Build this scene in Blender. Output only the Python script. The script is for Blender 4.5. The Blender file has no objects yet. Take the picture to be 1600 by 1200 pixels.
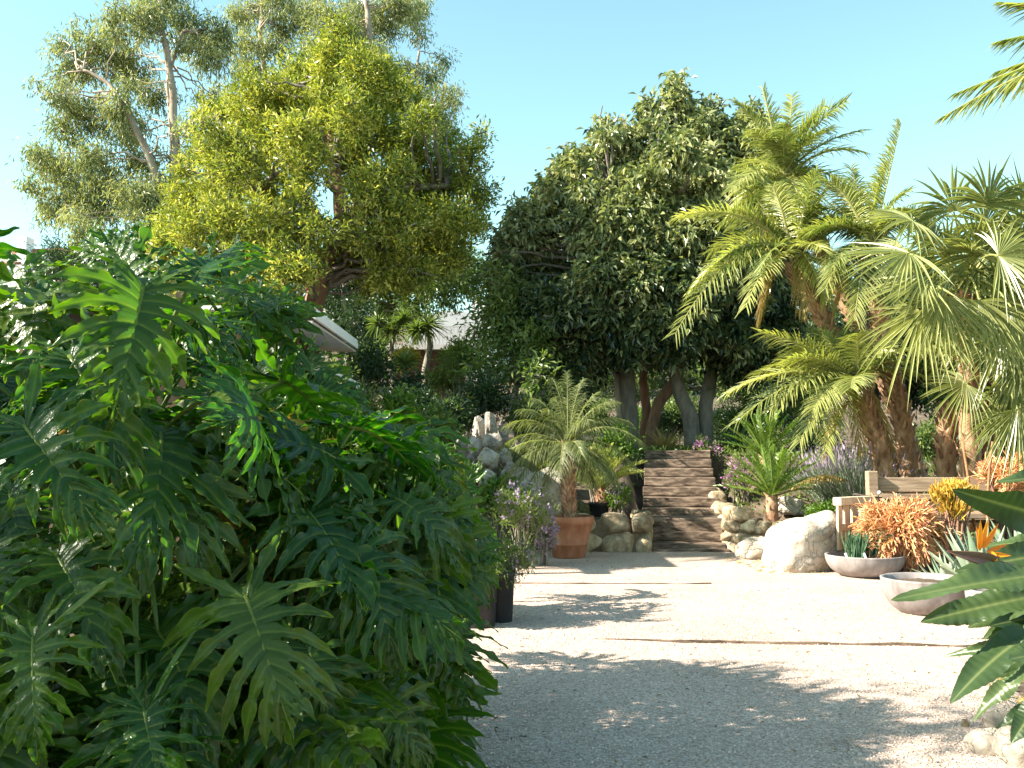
# Sunlit subtropical garden courtyard - everything is mesh code and procedural materials
import bpy, bmesh, math
import numpy as np
from mathutils import Vector, Matrix, noise

rng = np.random.default_rng(11)
scene = bpy.context.scene
COL = scene.collection
F = 1570.0
CAM_Z = 1.55
PITCH = math.atan(103 / F)
CP, SP = math.cos(PITCH), math.sin(PITCH)
UP = np.array([0.0, 0.0, 1.0])


def at(px, py, Y):
    """world point seen at photo pixel (px, py) at distance Y along the view"""
    dx = (px - 800) / F
    dv = (600 - py) / F
    s = Y / (CP - dv * SP)
    return np.array([dx * s, Y, CAM_Z + (SP + dv * CP) * s])


def to_px(p):
    y = p[1] * CP + (p[2] - CAM_Z) * SP
    v = -p[1] * SP + (p[2] - CAM_Z) * CP
    y = max(y, 0.05)
    return 800 + F * p[0] / y, 600 - F * v / y


def nrm(v):
    v = np.asarray(v, float)
    return v / np.maximum(np.linalg.norm(v, axis=-1, keepdims=True), 1e-9)


def smooth(a, b, x):
    t = np.clip((np.asarray(x, float) - a) / (b - a), 0, 1)
    return t * t * (3 - 2 * t)


def nz(x, y, z=0.0):
    return noise.noise(Vector((float(x), float(y), float(z))))


# ------------------------------------------------------------------ mesh builder
class MB:
    def __init__(self):
        self.v, self.q, self.t = [], [], []
        self.att = {'tint': [], 'vein': []}
        self.n = 0

    def add(self, verts, quads=None, tris=None, tint=0.0, vein=0.0):
        verts = np.asarray(verts, float).reshape(-1, 3)
        k = len(verts)
        if quads is not None and len(quads):
            self.q.append(np.asarray(quads, np.int64).reshape(-1, 4) + self.n)
        if tris is not None and len(tris):
            self.t.append(np.asarray(tris, np.int64).reshape(-1, 3) + self.n)
        self.v.append(verts)
        for key, val in (('tint', tint), ('vein', vein)):
            a = np.empty(k)
            a[:] = np.asarray(val, float).reshape(-1) if np.ndim(val) else val
            self.att[key].append(a)
        self.n += k

    def mesh(self, name, mat, smooth_=False, origin=(0, 0, 0)):
        V = np.concatenate(self.v) - np.asarray(origin, float)
        Q = np.concatenate(self.q) if self.q else np.zeros((0, 4), np.int64)
        T = np.concatenate(self.t) if self.t else np.zeros((0, 3), np.int64)
        me = bpy.data.meshes.new(name)
        me.vertices.add(len(V))
        me.vertices.foreach_set('co', V.astype(np.float32).ravel())
        nl = len(Q) * 4 + len(T) * 3
        me.loops.add(nl)
        me.loops.foreach_set('vertex_index', np.concatenate([Q.ravel(), T.ravel()]).astype(np.int32))
        me.polygons.add(len(Q) + len(T))
        ls = np.concatenate([np.arange(len(Q)) * 4, len(Q) * 4 + np.arange(len(T)) * 3])
        me.polygons.foreach_set('loop_start', ls.astype(np.int32))
        me.polygons.foreach_set('use_smooth', np.full(len(ls), bool(smooth_)))
        for key, lst in self.att.items():
            a = me.attributes.new(key, 'FLOAT', 'POINT')
            a.data.foreach_set('value', np.concatenate(lst).astype(np.float32))
        me.update(calc_edges=True)
        me.validate()
        if mat is not None:
            me.materials.append(mat)
        return me

    def build(self, name, mat, parent=None, smooth_=False, origin=None):
        if parent is not None:
            org = np.array(parent['_o'])
        else:
            org = np.array(origin if origin is not None else (0, 0, 0), float)
        me = self.mesh(name, mat, smooth_, org)
        o = bpy.data.objects.new(name, me)
        COL.objects.link(o)
        if parent is not None:
            o.parent = parent
        else:
            o.location = org
        return o


def thing(name, label, cat, loc, group=None):
    o = bpy.data.objects.new(name, None)
    COL.objects.link(o)
    o.empty_display_size = 0.2
    o.location = [float(c) for c in loc]
    o['_o'] = [float(c) for c in loc]
    o['label'] = label
    o['category'] = cat
    if group:
        o['group'] = group
    return o


def tag(o, label=None, cat=None, group=None, kind=None):
    if label:
        o['label'] = label
    if cat:
        o['category'] = cat
    if group:
        o['group'] = group
    if kind:
        o['kind'] = kind
    return o


# ------------------------------------------------------------------ shape helpers
def frames(P):
    P = np.asarray(P, float)
    T = nrm(np.gradient(P, axis=0))
    ref = np.array([0.31, 0.17, 0.93]) if abs(T[0][2]) < 0.9 else np.array([0.93, 0.31, 0.17])
    N = np.zeros_like(T)
    n = nrm(np.cross(T[0], ref))
    for i in range(len(P)):
        n = nrm(n - np.dot(n, T[i]) * T[i])
        N[i] = n
    return T, N, np.cross(T, N)


def tube(mb, P, R, sides=8, tint=0.0, vein=0.0, rough=0.0, cap=True):
    P = np.asarray(P, float)
    k = len(P)
    R = np.broadcast_to(np.asarray(R, float), (k,))
    T, N, B = frames(P)
    a = np.linspace(0, 2 * math.pi, sides, endpoint=False)
    ring = np.cos(a)[None, :, None] * N[:, None, :] + np.sin(a)[None, :, None] * B[:, None, :]
    rr = R[:, None] * (1 + rough * rng.normal(size=(k, sides)))
    V = P[:, None, :] + ring * rr[:, :, None]
    i = np.arange(k - 1)[:, None] * sides
    j = np.arange(sides)[None, :]
    j2 = (j + 1) % sides
    Q = np.stack([i + j, i + j2, i + sides + j2, i + sides + j], -1).reshape(-1, 4)
    tv = np.repeat(np.broadcast_to(np.asarray(tint, float), (k,)), sides) if np.ndim(tint) else tint
    verts = V.reshape(-1, 3)
    tris = None
    if cap:
        verts = np.concatenate([verts, P[-1:], P[:1]])
        c = k * sides
        jj = np.arange(sides)
        top = np.stack([(k - 1) * sides + jj, (k - 1) * sides + (jj + 1) % sides, np.full(sides, c)], -1)
        bot = np.stack([(jj + 1) % sides, jj, np.full(sides, c + 1)], -1)
        tris = np.concatenate([top, bot])
        if np.ndim(tint):
            tv = np.concatenate([tv, [tv[-1], tv[0]]])
    mb.add(verts, Q, tris, tint=tv, vein=vein)


def bez(P0, P1, P2, n):
    t = np.linspace(0, 1, n)[:, None]
    return (1 - t) ** 2 * np.asarray(P0) + 2 * t * (1 - t) * np.asarray(P1) + t ** 2 * np.asarray(P2)


def wiggle(P0, P1, n, amp):
    P0, P1 = np.asarray(P0, float), np.asarray(P1, float)
    t = np.linspace(0, 1, n)
    P = P0 + (P1 - P0) * t[:, None]
    off = np.cumsum(rng.normal(size=(n, 3)), 0)
    off -= off[-1] * t[:, None] + off[0] * (1 - t[:, None])
    L = np.linalg.norm(P1 - P0)
    return P + off * amp * L / n


def blades(mb, P0, D, N, L, W, prof, droop=0.0, fold=0.0, tint=0.0, vein=0.0, veinbase=0.0, along=False, curl=None):
    """many narrow leaves: P0 base, D direction, N face normal, each 3 verts across"""
    P0, D, N = (np.atleast_2d(np.asarray(a, float)) for a in (P0, D, N))
    n = len(P0)
    D = nrm(np.broadcast_to(D, (n, 3)))
    N = np.broadcast_to(N, (n, 3))
    S = nrm(np.cross(D, N))
    N = np.cross(S, D)
    L = np.broadcast_to(np.asarray(L, float), (n,))
    W = np.broadcast_to(np.asarray(W, float), (n,))
    droop = np.broadcast_to(np.asarray(droop, float), (n,))
    prof = np.asarray(prof, float)
    k = len(prof)
    t = np.linspace(0, 1, k)
    C = P0[:, None, :] + D[:, None, :] * (L[:, None] * t)[:, :, None]
    C = C - UP * (droop[:, None] * L[:, None] * t[None, :] ** 2)[:, :, None]
    hw = 0.5 * W[:, None] * prof[None, :]
    V = np.empty((n, k, 3, 3))
    V[:, :, 1] = C - N[:, None, :] * (fold * hw)[:, :, None]
    V[:, :, 0] = C - S[:, None, :] * hw[:, :, None] + N[:, None, :] * (fold * hw)[:, :, None]
    V[:, :, 2] = C + S[:, None, :] * hw[:, :, None] + N[:, None, :] * (fold * hw)[:, :, None]
    base = (np.arange(n) * k * 3)[:, None, None]
    i = (np.arange(k - 1) * 3)[None, :, None]
    j = np.arange(2)[None, None, :]
    a = base + i + j
    Q = np.stack([a, a + 1, a + 4, a + 3], -1).reshape(-1, 4)
    if along:
        tv = np.clip(np.repeat(t[None, :], n, 0) + np.asarray(tint).reshape(-1, 1), 0, 1)
        tv = np.repeat(tv[:, :, None], 3, 2).ravel()
    else:
        tv = np.repeat(np.broadcast_to(np.asarray(tint, float), (n,)), k * 3)
    vv = np.zeros((n, k, 3))
    vv[:, :, 1] = vein
    if veinbase:
        vv[:, 0, :] = veinbase
    mb.add(V.reshape(-1, 3), Q, tint=tv, vein=vv.ravel())


def leaf_cards(mb, P, D, N, L, W, tint, bend=0.15):
    """many small tree leaves, 4-vertex bent diamonds"""
    n = len(P)
    D = nrm(D)
    S = nrm(np.cross(D, N))
    N = np.cross(S, D)
    L = np.broadcast_to(L, (n,))[:, None]
    W = np.broadcast_to(W, (n,))[:, None]
    V = np.empty((n, 4, 3))
    V[:, 0] = P
    V[:, 1] = P + D * L * 0.45 - S * W * 0.5 + N * W * 0.25
    V[:, 2] = P + D * L - N * L * bend
    V[:, 3] = P + D * L * 0.45 + S * W * 0.5 + N * W * 0.25
    b = np.arange(n)[:, None] * 4
    # two triangles folded on the midrib
    T = np.concatenate([b + np.array([0, 1, 2]), b + np.array([0, 2, 3])])
    mb.add(V.reshape(-1, 3), None, T, tint=np.repeat(tint, 4))


def rand_dirs(n, zbias=0.0):
    d = rng.normal(size=(n, 3))
    d[:, 2] += zbias
    return nrm(d)


def scatter_clump(c, r, ntw, shell=0.55, seed=0.0, squash=1.0, bumpy=0.8):
    """twig points in an uneven ball"""
    d = rand_dirs(ntw)
    rr = shell + (1 - shell) * rng.random(ntw) ** 0.6
    bump = np.array([1.0 + bumpy * nz(*(x * 1.9 + seed)) for x in d])
    p = d * (rr * bump * r)[:, None]
    p[:, 2] *= squash
    return np.asarray(c) + p, d


def rock_mesh(name, mat, size, seed, sub=3, rough=0.25, boxy=0.0, origin=(0, 0, 0), mb=None, rot=0.0, ctr=None, facets=0):
    bm = bmesh.new()
    bmesh.ops.create_icosphere(bm, subdivisions=sub, radius=1.0)
    r = np.random.default_rng(int(seed * 977) + 5)
    planes = [(nrm(r.normal(size=3) * [1, 1, 0.8]), r.uniform(0.66, 0.92)) for _ in range(facets)]
    off = Vector((seed * 3.1, seed * 1.7, seed * 5.3))
    V = []
    for v in bm.verts:
        p = v.co.copy()
        n1 = noise.noise(p * 0.9 + off) * rough * 1.5
        n2 = noise.noise(p * 2.3 + off * 2) * rough * 0.7
        n3 = noise.noise(p * 6.0 + off) * rough * 0.22
        q = np.array(p * (1 + n1 + n2 + n3))
        if boxy:
            pn_ = (np.abs(np.array(v.co)) ** boxy).sum() ** (1 / boxy)
            q = q / pn_ * 0.86
        for pn, pd in planes:
            s = float(np.dot(q, pn)) - pd
            if s > 0:
                q = q - pn * s * 0.9
        V.append(q)
    V = np.array(V)
    cr, sr = math.cos(rot), math.sin(rot)
    V = V * np.asarray(size)
    V = V @ np.array([[cr, sr, 0], [-sr, cr, 0], [0, 0, 1]])
    bm.verts.index_update()
    T = np.array([[v.index for v in f.verts] for f in bm.faces])
    bm.free()
    if ctr is not None:
        V = V + np.asarray(ctr)
    if mb is None:
        mb = MB()
        mb.add(V, None, T, tint=r.random())
        return mb
    mb.add(V, None, T, tint=r.random())
    return mb


def beam_bm(bm, c, size, rot=(0, 0, 0), bev=0.012, cuts=8, wob=0.006, seed=0.0):
    """rough sawn timber: bevelled, slightly uneven box appended to a bmesh (long axis local x)"""
    b = bmesh.new()
    bmesh.ops.create_cube(b, size=1.0)
    bmesh.ops.scale(b, vec=size, verts=b.verts)
    bmesh.ops.bevel(b, geom=list(b.edges), offset=bev, segments=2, affect='EDGES', profile=0.6)
    long_ = [e for e in b.edges if abs(e.verts[0].co.x - e.verts[1].co.x) > size[0] * 0.6]
    if long_ and cuts:
        bmesh.ops.subdivide_edges(b, edges=long_, cuts=cuts, use_grid_fill=True)
    for v in b.verts:
        p = v.co * 2.5 + Vector((seed * 7.7, seed * 3.3, seed))
        v.co += Vector((0, noise.noise(p), noise.noise(p + Vector((9, 4, 2))))) * wob
    M = Matrix.Translation(Vector(c)) @ (Matrix.Rotation(rot[2], 4, 'Z') @ Matrix.Rotation(rot[1], 4, 'Y') @ Matrix.Rotation(rot[0], 4, 'X'))
    b.transform(M)
    me = bpy.data.meshes.new('tmp')
    b.to_mesh(me)
    b.free()
    bm.from_mesh(me)
    bpy.data.meshes.remove(me)


def bm_obj(bm, name, mat, parent=None, smooth_=False, origin=(0, 0, 0)):
    org = Vector(parent['_o']) if parent is not None else Vector(origin)
    bm.transform(Matrix.Translation(-org))
    bmesh.ops.recalc_face_normals(bm, faces=bm.faces)
    me = bpy.data.meshes.new(name)
    bm.to_mesh(me)
    bm.free()
    me.materials.append(mat)
    me.polygons.foreach_set('use_smooth', np.full(len(me.polygons), smooth_))
    o = bpy.data.objects.new(name, me)
    COL.objects.link(o)
    if parent is not None:
        o.parent = parent
    else:
        o.location = org
    return o


def beam(name, mat, c, size, rot=(0, 0, 0), parent=None, origin=(0, 0, 0), **kw):
    bm = bmesh.new()
    beam_bm(bm, c, size, rot, **kw)
    return bm_obj(bm, name, mat, parent, False, origin)


def lathe(mb, prof, c, sides=40, tint=0.0, wob=0.0):
    prof = np.asarray(prof, float)
    a = np.linspace(0, 2 * math.pi, sides, endpoint=False)
    V = np.stack([prof[:, None, 0] * np.cos(a), prof[:, None, 0] * np.sin(a), np.broadcast_to(prof[:, None, 1], (len(prof), sides))], -1)
    V = V + np.asarray(c)
    k = len(prof)
    i = np.arange(k - 1)[:, None] * sides
    j = np.arange(sides)[None, :]
    j2 = (j + 1) % sides
    Q = np.stack([i + j, i + j2, i + sides + j2, i + sides + j], -1).reshape(-1, 4)
    mb.add(V.reshape(-1, 3), Q, tint=tint)


def disc(mb, c, r, sides=32, bumpy=0.0, dz=0.0):
    a = np.linspace(0, 2 * math.pi, sides, endpoint=False)
    V = [np.asarray(c, float) + np.array([0, 0, dz])]
    rings = 5
    for q in range(1, rings + 1):
        for x in a:
            V.append(np.asarray(c) + np.array([r * q / rings * math.cos(x), r * q / rings * math.sin(x), dz * (1 - (q / rings) ** 2) + bumpy * (rng.random() - .5)]))
    T = [[0, 1 + j, 1 + (j + 1) % sides] for j in range(sides)]
    Q = []
    for q in range(rings - 1):
        for j in range(sides):
            a0 = 1 + q * sides
            Q.append([a0 + j, a0 + sides + j, a0 + sides + (j + 1) % sides, a0 + (j + 1) % sides])
    mb.add(V, Q, T)


# ------------------------------------------------------------------ materials
def new_mat(name):
    mt = bpy.data.materials.new(name)
    mt.use_nodes = True
    nt = mt.node_tree
    nt.nodes.clear()
    out = nt.nodes.new('ShaderNodeOutputMaterial')
    return mt, nt, out


def N_(nt, typ, **kw):
    n = nt.nodes.new(typ)
    for k, v in kw.items():
        setattr(n, k, v)
    return n


def mixc(nt, a, b, fac, blend='MIX'):
    n = nt.nodes.new('ShaderNodeMix')
    n.data_type = 'RGBA'
    n.blend_type = blend
    for sock, val in ((n.inputs[0], fac), (n.inputs[6], a), (n.inputs[7], b)):
        if hasattr(val, 'node'):
            nt.links.new(val, sock)
        elif isinstance(val, (int, float)):
            sock.default_value = val
        else:
            sock.default_value = (*val, 1) if len(val) == 3 else val
    return n.outputs[2]


def mth(nt, op, a, b=None, clamp=False):
    n = nt.nodes.new('ShaderNodeMath')
    n.operation = op
    n.use_clamp = clamp
    for i, val in enumerate((a, b)):
        if val is None:
            continue
        if hasattr(val, 'node'):
            nt.links.new(val, n.inputs[i])
        else:
            n.inputs[i].default_value = val
    return n.outputs[0]


def ramp(nt, fac, stops, interp='LINEAR'):
    n = nt.nodes.new('ShaderNodeValToRGB')
    n.color_ramp.interpolation = interp
    el = n.color_ramp.elements
    while len(el) < len(stops):
        el.new(0.5)
    for e, (p, c) in zip(el, stops):
        e.position = p
        e.color = (*c, 1)
    nt.links.new(fac, n.inputs[0])
    return n.outputs[0]


def tex_noise(nt, scale, detail=4.0, rough=0.55, vec=None, dist=0.0):
    n = nt.nodes.new('ShaderNodeTexNoise')
    n.inputs['Scale'].default_value = scale
    n.inputs['Detail'].default_value = detail
    n.inputs['Roughness'].default_value = rough
    n.inputs['Distortion'].default_value = dist
    if vec is None:
        vec = nt.nodes.new('ShaderNodeTexCoord').outputs['Object']
    nt.links.new(vec, n.inputs['Vector'])
    return n.outputs[0]


def scaled(nt, s):
    tc = nt.nodes.new('ShaderNodeTexCoord')
    mp = nt.nodes.new('ShaderNodeMapping')
    mp.inputs['Scale'].default_value = s
    nt.links.new(tc.outputs['Object'], mp.inputs['Vector'])
    return mp.outputs[0]


def bump(nt, height, strength, dist):
    b = nt.nodes.new('ShaderNodeBump')
    b.inputs['Strength'].default_value = strength
    b.inputs['Distance'].default_value = dist
    nt.links.new(height, b.inputs['Height'])
    return b.outputs[0]


def attr(nt, name):
    a = nt.nodes.new('ShaderNodeAttribute')
    a.attribute_name = name
    return a.outputs['Fac']


def principled(nt, col, rough=0.6, spec=0.5, normal=None):
    p = nt.nodes.new('ShaderNodeBsdfPrincipled')
    for key, val in (('Base Color', col), ('Roughness', rough), ('Specular IOR Level', spec)):
        if hasattr(val, 'node'):
            nt.links.new(val, p.inputs[key])
        elif isinstance(val, (int, float)):
            p.inputs[key].default_value = val
        else:
            p.inputs[key].default_value = (*val, 1)
    if normal is not None:
        nt.links.new(normal, p.inputs['Normal'])
    return p


def leaf_mat(name, c0, c1, vein=None, trans=(1.5, 1.6, 0.5), tf=0.35, rough=0.42, spec=0.45, veinpow=1.0, var=0.25, nscale=3.0, mid=None, objvar=0.0, bumpy=0.0, edge=None):
    mt, nt, out = new_mat(name)
    t = attr(nt, 'tint')
    if mid is None:
        col = mixc(nt, c0, c1, t)
    else:
        col = ramp(nt, t, [(0, c0), (0.5, mid), (1, c1)])
    nv = tex_noise(nt, nscale, 3.0)
    f = mth(nt, 'MULTIPLY_ADD', nv, 2 * var)
    f.node.inputs[2].default_value = 1 - var
    g = nt.nodes.new('ShaderNodeCombineColor')
    for i in range(3):
        nt.links.new(f, g.inputs[i])
    col = mixc(nt, col, g.outputs[0], 1.0, 'MULTIPLY')
    if objvar:
        oi = nt.nodes.new('ShaderNodeObjectInfo')
        hs = nt.nodes.new('ShaderNodeHueSaturation')
        nt.links.new(mth(nt, 'MULTIPLY_ADD', oi.outputs['Random'], objvar), hs.inputs['Hue'])
        hs.inputs['Hue'].links[0].from_node.inputs[2].default_value = 0.5 - objvar * 0.6
        v = mth(nt, 'MULTIPLY_ADD', oi.outputs['Random'], -0.5)
        v.node.inputs[2].default_value = 1.25
        nt.links.new(v, hs.inputs['Value'])
        nt.links.new(col, hs.inputs['Color'])
        col = hs.outputs[0]
    if edge is not None:
        col = mixc(nt, col, edge, mth(nt, 'MULTIPLY', mth(nt, 'POWER', attr(nt, 'edge'), 7.0), mth(nt, 'MULTIPLY', tex_noise(nt, 4.0, 2.0), 1.5, True)))
    nrmv = None
    vfac = attr(nt, 'vein')
    if vein is not None:
        vf = mth(nt, 'POWER', vfac, veinpow) if veinpow != 1 else vfac
        col = mixc(nt, col, vein, mth(nt, 'MULTIPLY', vf, 0.85))
    if bumpy:
        nrmv = bump(nt, tex_noise(nt, 22.0, 2.0), bumpy, 0.02)
    p = principled(nt, col, rough, spec, nrmv)
    tr = nt.nodes.new('ShaderNodeBsdfTranslucent')
    tc = mixc(nt, col, trans, 1.0, 'MULTIPLY')
    nt.links.new(tc, tr.inputs['Color'])
    mx = nt.nodes.new('ShaderNodeMixShader')
    mx.inputs[0].default_value = tf
    nt.links.new(p.outputs[0], mx.inputs[1])
    nt.links.new(tr.outputs[0], mx.inputs[2])
    nt.links.new(mx.outputs[0], out.inputs[0])
    return mt


def surf_mat(name, stops, scale=4.0, stretch=None, rough=0.8, spec=0.3, bscale=None, bstr=0.4, bdist=0.02, detail=6.0, tint=0.0, dist=0.0, crack=0.0):
    """general rough surface: noise colour ramp + bump, optional per-piece tint"""
    mt, nt, out = new_mat(name)
    vec = scaled(nt, stretch) if stretch else None
    nfac = tex_noise(nt, scale, detail, 0.6, vec, dist)
    col = ramp(nt, nfac, stops)
    if tint:
        v = mth(nt, 'MULTIPLY_ADD', attr(nt, 'tint'), 2 * tint)
        v.node.inputs[2].default_value = 1 - tint
        g = nt.nodes.new('ShaderNodeCombineColor')
        for i in range(3):
            nt.links.new(v, g.inputs[i])
        col = mixc(nt, col, g.outputs[0], 1.0, 'MULTIPLY')
    h = tex_noise(nt, bscale or scale * 3, 8.0, 0.65, vec, dist)
    if crack:
        tc = nt.nodes.new('ShaderNodeTexCoord').outputs['Object']
        nn = nt.nodes.new('ShaderNodeTexNoise')
        nn.inputs['Scale'].default_value = crack * 1.6
        nn.inputs['Detail'].default_value = 5
        nt.links.new(tc, nn.inputs['Vector'])
        vm = nt.nodes.new('ShaderNodeVectorMath')
        vm.operation = 'MULTIPLY_ADD'
        nt.links.new(nn.outputs['Color'], vm.inputs[0])
        vm.inputs[1].default_value = (0.5, 0.5, 0.5)
        nt.links.new(tc, vm.inputs[2])
        vo = nt.nodes.new('ShaderNodeTexVoronoi')
        vo.feature = 'DISTANCE_TO_EDGE'
        vo.inputs['Scale'].default_value = crack
        nt.links.new(vm.outputs[0], vo.inputs['Vector'])
        e_ = ramp(nt, vo.outputs['Distance'], [(0.0, (0.25, 0.22, 0.19)), (0.02, (1, 1, 1))])
        col = mixc(nt, col, e_, 0.35, 'MULTIPLY')
        pt = ramp(nt, tex_noise(nt, crack * 0.7, 6.0, 0.7), [(0.42, (1, 1, 1)), (0.6, (0.62, 0.58, 0.52))])
        col = mixc(nt, col, pt, 0.8, 'MULTIPLY')
        h = mth(nt, 'ADD', h, mth(nt, 'MULTIPLY', mth(nt, 'MINIMUM', vo.outputs['Distance'], 0.05), 10.0))
    p = principled(nt, col, rough, spec, bump(nt, h, bstr, bdist))
    nt.links.new(p.outputs[0], out.inputs[0])
    return mt


M = {}
M['philo'] = leaf_mat('philodendron_leaf', (0.013, 0.046, 0.007), (0.046, 0.112, 0.011), vein=(0.15, 0.19, 0.04), trans=(2.8, 3.8, 0.5), tf=0.34, rough=0.30, spec=0.34, veinpow=2.6, var=0.3, nscale=5.0, objvar=0.07, bumpy=0.25, edge=(0.17, 0.17, 0.03))
M['philo_old'] = leaf_mat('yellowing_philodendron_leaf', (0.06, 0.085, 0.012), (0.16, 0.15, 0.018), vein=(0.2, 0.2, 0.06), trans=(1.6, 1.6, 0.5), tf=0.3, rough=0.4, spec=0.3, veinpow=2.6, nscale=5.0, edge=(0.20, 0.11, 0.03))
M['petiole'] = leaf_mat('petiole', (0.05, 0.13, 0.03), (0.22, 0.24, 0.05), tf=0.1, rough=0.4)
M['old_petiole'] = leaf_mat('old_petiole', (0.36, 0.25, 0.05), (0.45, 0.22, 0.04), tf=0.15, rough=0.5)
M['eucalypt'] = leaf_mat('eucalyptus_leaf', (0.058, 0.108, 0.05), (0.42, 0.43, 0.21), trans=(1.3, 1.3, 0.6), tf=0.35, rough=0.4, spec=0.5)
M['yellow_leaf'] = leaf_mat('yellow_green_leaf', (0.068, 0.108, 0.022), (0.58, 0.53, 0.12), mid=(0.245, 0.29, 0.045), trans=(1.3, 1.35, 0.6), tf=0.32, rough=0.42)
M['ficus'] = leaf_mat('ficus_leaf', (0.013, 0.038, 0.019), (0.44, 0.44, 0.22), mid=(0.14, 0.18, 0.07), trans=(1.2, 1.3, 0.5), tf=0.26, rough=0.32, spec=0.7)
M['mid_leaf'] = leaf_mat('garden_leaf', (0.05, 0.10, 0.026), (0.20, 0.25, 0.07), trans=(1.3, 1.5, 0.4), tf=0.33, rough=0.4)
M['bright_leaf'] = leaf_mat('bright_leaf', (0.06, 0.14, 0.02), (0.17, 0.25, 0.04), trans=(1.4, 1.7, 0.4), tf=0.35, rough=0.4)
M['dark_leaf'] = leaf_mat('dark_leaf', (0.015, 0.04, 0.015), (0.05, 0.09, 0.03), trans=(1.3, 1.5, 0.4), tf=0.2, rough=0.4)
M['grey_leaf'] = leaf_mat('grey_leaf', (0.13, 0.17, 0.12), (0.24, 0.28, 0.2), tf=0.2, rough=0.6, trans=(1.1, 1.2, 0.8))
M['phoenix'] = leaf_mat('date_palm_leaflet', (0.075, 0.13, 0.034), (0.50, 0.49, 0.18), vein=(0.46, 0.43, 0.18), trans=(1.3, 1.4, 0.55), tf=0.4, rough=0.3, spec=0.55, var=0.15)
M['pygmy'] = leaf_mat('pygmy_palm_leaflet', (0.06, 0.095, 0.036), (0.28, 0.30, 0.13), vein=(0.3, 0.3, 0.12), trans=(1.4, 1.5, 0.5), tf=0.35, rough=0.42, spec=0.35, var=0.15)
M['fan'] = leaf_mat('fan_palm_leaf', (0.055, 0.10, 0.03), (0.40, 0.41, 0.18), vein=(0.44, 0.44, 0.16), trans=(1.3, 1.35, 0.6), tf=0.36, rough=0.3, spec=0.55, var=0.15)
M['cycad'] = leaf_mat('cycad_leaf', (0.045, 0.115, 0.02), (0.20, 0.28, 0.045), vein=(0.25, 0.3, 0.07), trans=(1.5, 1.8, 0.4), tf=0.3, rough=0.28, spec=0.6, var=0.15)
M['dry_frond'] = leaf_mat('dry_frond', (0.30, 0.20, 0.08), (0.42, 0.34, 0.13), tf=0.3, rough=0.6)
M['litter'] = leaf_mat('dry_leaf', (0.10, 0.055, 0.03), (0.32, 0.21, 0.11), tf=0.15, rough=0.7)
M['yucca'] = leaf_mat('yucca_leaf', (0.05, 0.10, 0.03), (0.20, 0.25, 0.08), trans=(1.4, 1.6, 0.5), tf=0.28, rough=0.35)
M['strelitzia'] = leaf_mat('strelitzia_leaf', (0.018, 0.042, 0.014), (0.068, 0.105, 0.036), vein=(0.15, 0.18, 0.07), trans=(1.6, 2.0, 0.6), tf=0.2, rough=0.38, spec=0.45, veinpow=2.5, var=0.25, nscale=6)
M['agave'] = leaf_mat('agave_leaf', (0.16, 0.23, 0.15), (0.32, 0.38, 0.28), vein=(0.35, 0.4, 0.3), tf=0.05, rough=0.5, var=0.12)
M['sticks'] = leaf_mat('fire_stick', (0.36, 0.22, 0.08), (0.74, 0.36, 0.22), mid=(0.74, 0.49, 0.20), tf=0.15, rough=0.5, trans=(1.2, 1.0, 0.7))
M['yellow_sticks'] = leaf_mat('yellow_stick', (0.30, 0.22, 0.03), (0.60, 0.36, 0.07), mid=(0.55, 0.38, 0.05), tf=0.15, rough=0.5, trans=(1.2, 1.0, 0.7))
M['pencil'] = leaf_mat('pencil_stem', (0.05, 0.12, 0.06), (0.11, 0.20, 0.11), tf=0.1, rough=0.5)
M['purple'] = leaf_mat('purple_petal', (0.26, 0.09, 0.25), (0.58, 0.30, 0.52), tf=0.35, rough=0.6, trans=(1.2, 1.0, 1.2))
M['lavender'] = leaf_mat('lavender_petal', (0.26, 0.19, 0.30), (0.48, 0.38, 0.50), tf=0.3, rough=0.7, trans=(1, 1, 1.1))
M['orange_petal'] = leaf_mat('orange_petal', (0.75, 0.20, 0.01), (0.85, 0.36, 0.02), tf=0.35, rough=0.4, trans=(1.3, 1.2, 1), var=0.1)
M['bract'] = leaf_mat('flower_bract', (0.10, 0.08, 0.07), (0.30, 0.12, 0.08), tf=0.05, rough=0.45)
M['yellow_flower'] = leaf_mat('yellow_foliage', (0.22, 0.20, 0.02), (0.50, 0.34, 0.03), tf=0.35, rough=0.5)
M['bark_grey'] = surf_mat('grey_bark', [(0.3, (0.11, 0.095, 0.08)), (0.7, (0.25, 0.215, 0.185))], 6, (2, 2, 0.6), bstr=0.5)
M['bark_pale'] = surf_mat('pale_bark', [(0.35, (0.20, 0.15, 0.11)), (0.65, (0.46, 0.38, 0.31))], 2.5, (1, 1, 0.35), bstr=0.2)
M['bark_red'] = surf_mat('reddish_bark', [(0.3, (0.17, 0.09, 0.06)), (0.7, (0.36, 0.21, 0.14))], 5, (2, 2, 0.5), bstr=0.6)
M['palm_trunk'] = surf_mat('palm_trunk', [(0.25, (0.13, 0.065, 0.038)), (0.5, (0.38, 0.215, 0.13)), (0.78, (0.62, 0.43, 0.30))], 9, (1, 1, 0.5), rough=0.85, bstr=0.8, tint=0.5)
M['palm_fibre'] = surf_mat('palm_fibre', [(0.3, (0.13, 0.075, 0.045)), (0.7, (0.42, 0.30, 0.21))], 10, (1.5, 1.5, 0.3), rough=0.9, bstr=0.7, tint=0.35)
M['stone'] = surf_mat('garden_stone', [(0.3, (0.14, 0.10, 0.06)), (0.48, (0.31, 0.24, 0.15)), (0.68, (0.52, 0.44, 0.31))], 8, bscale=22, bstr=0.9, tint=0.28)
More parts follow.
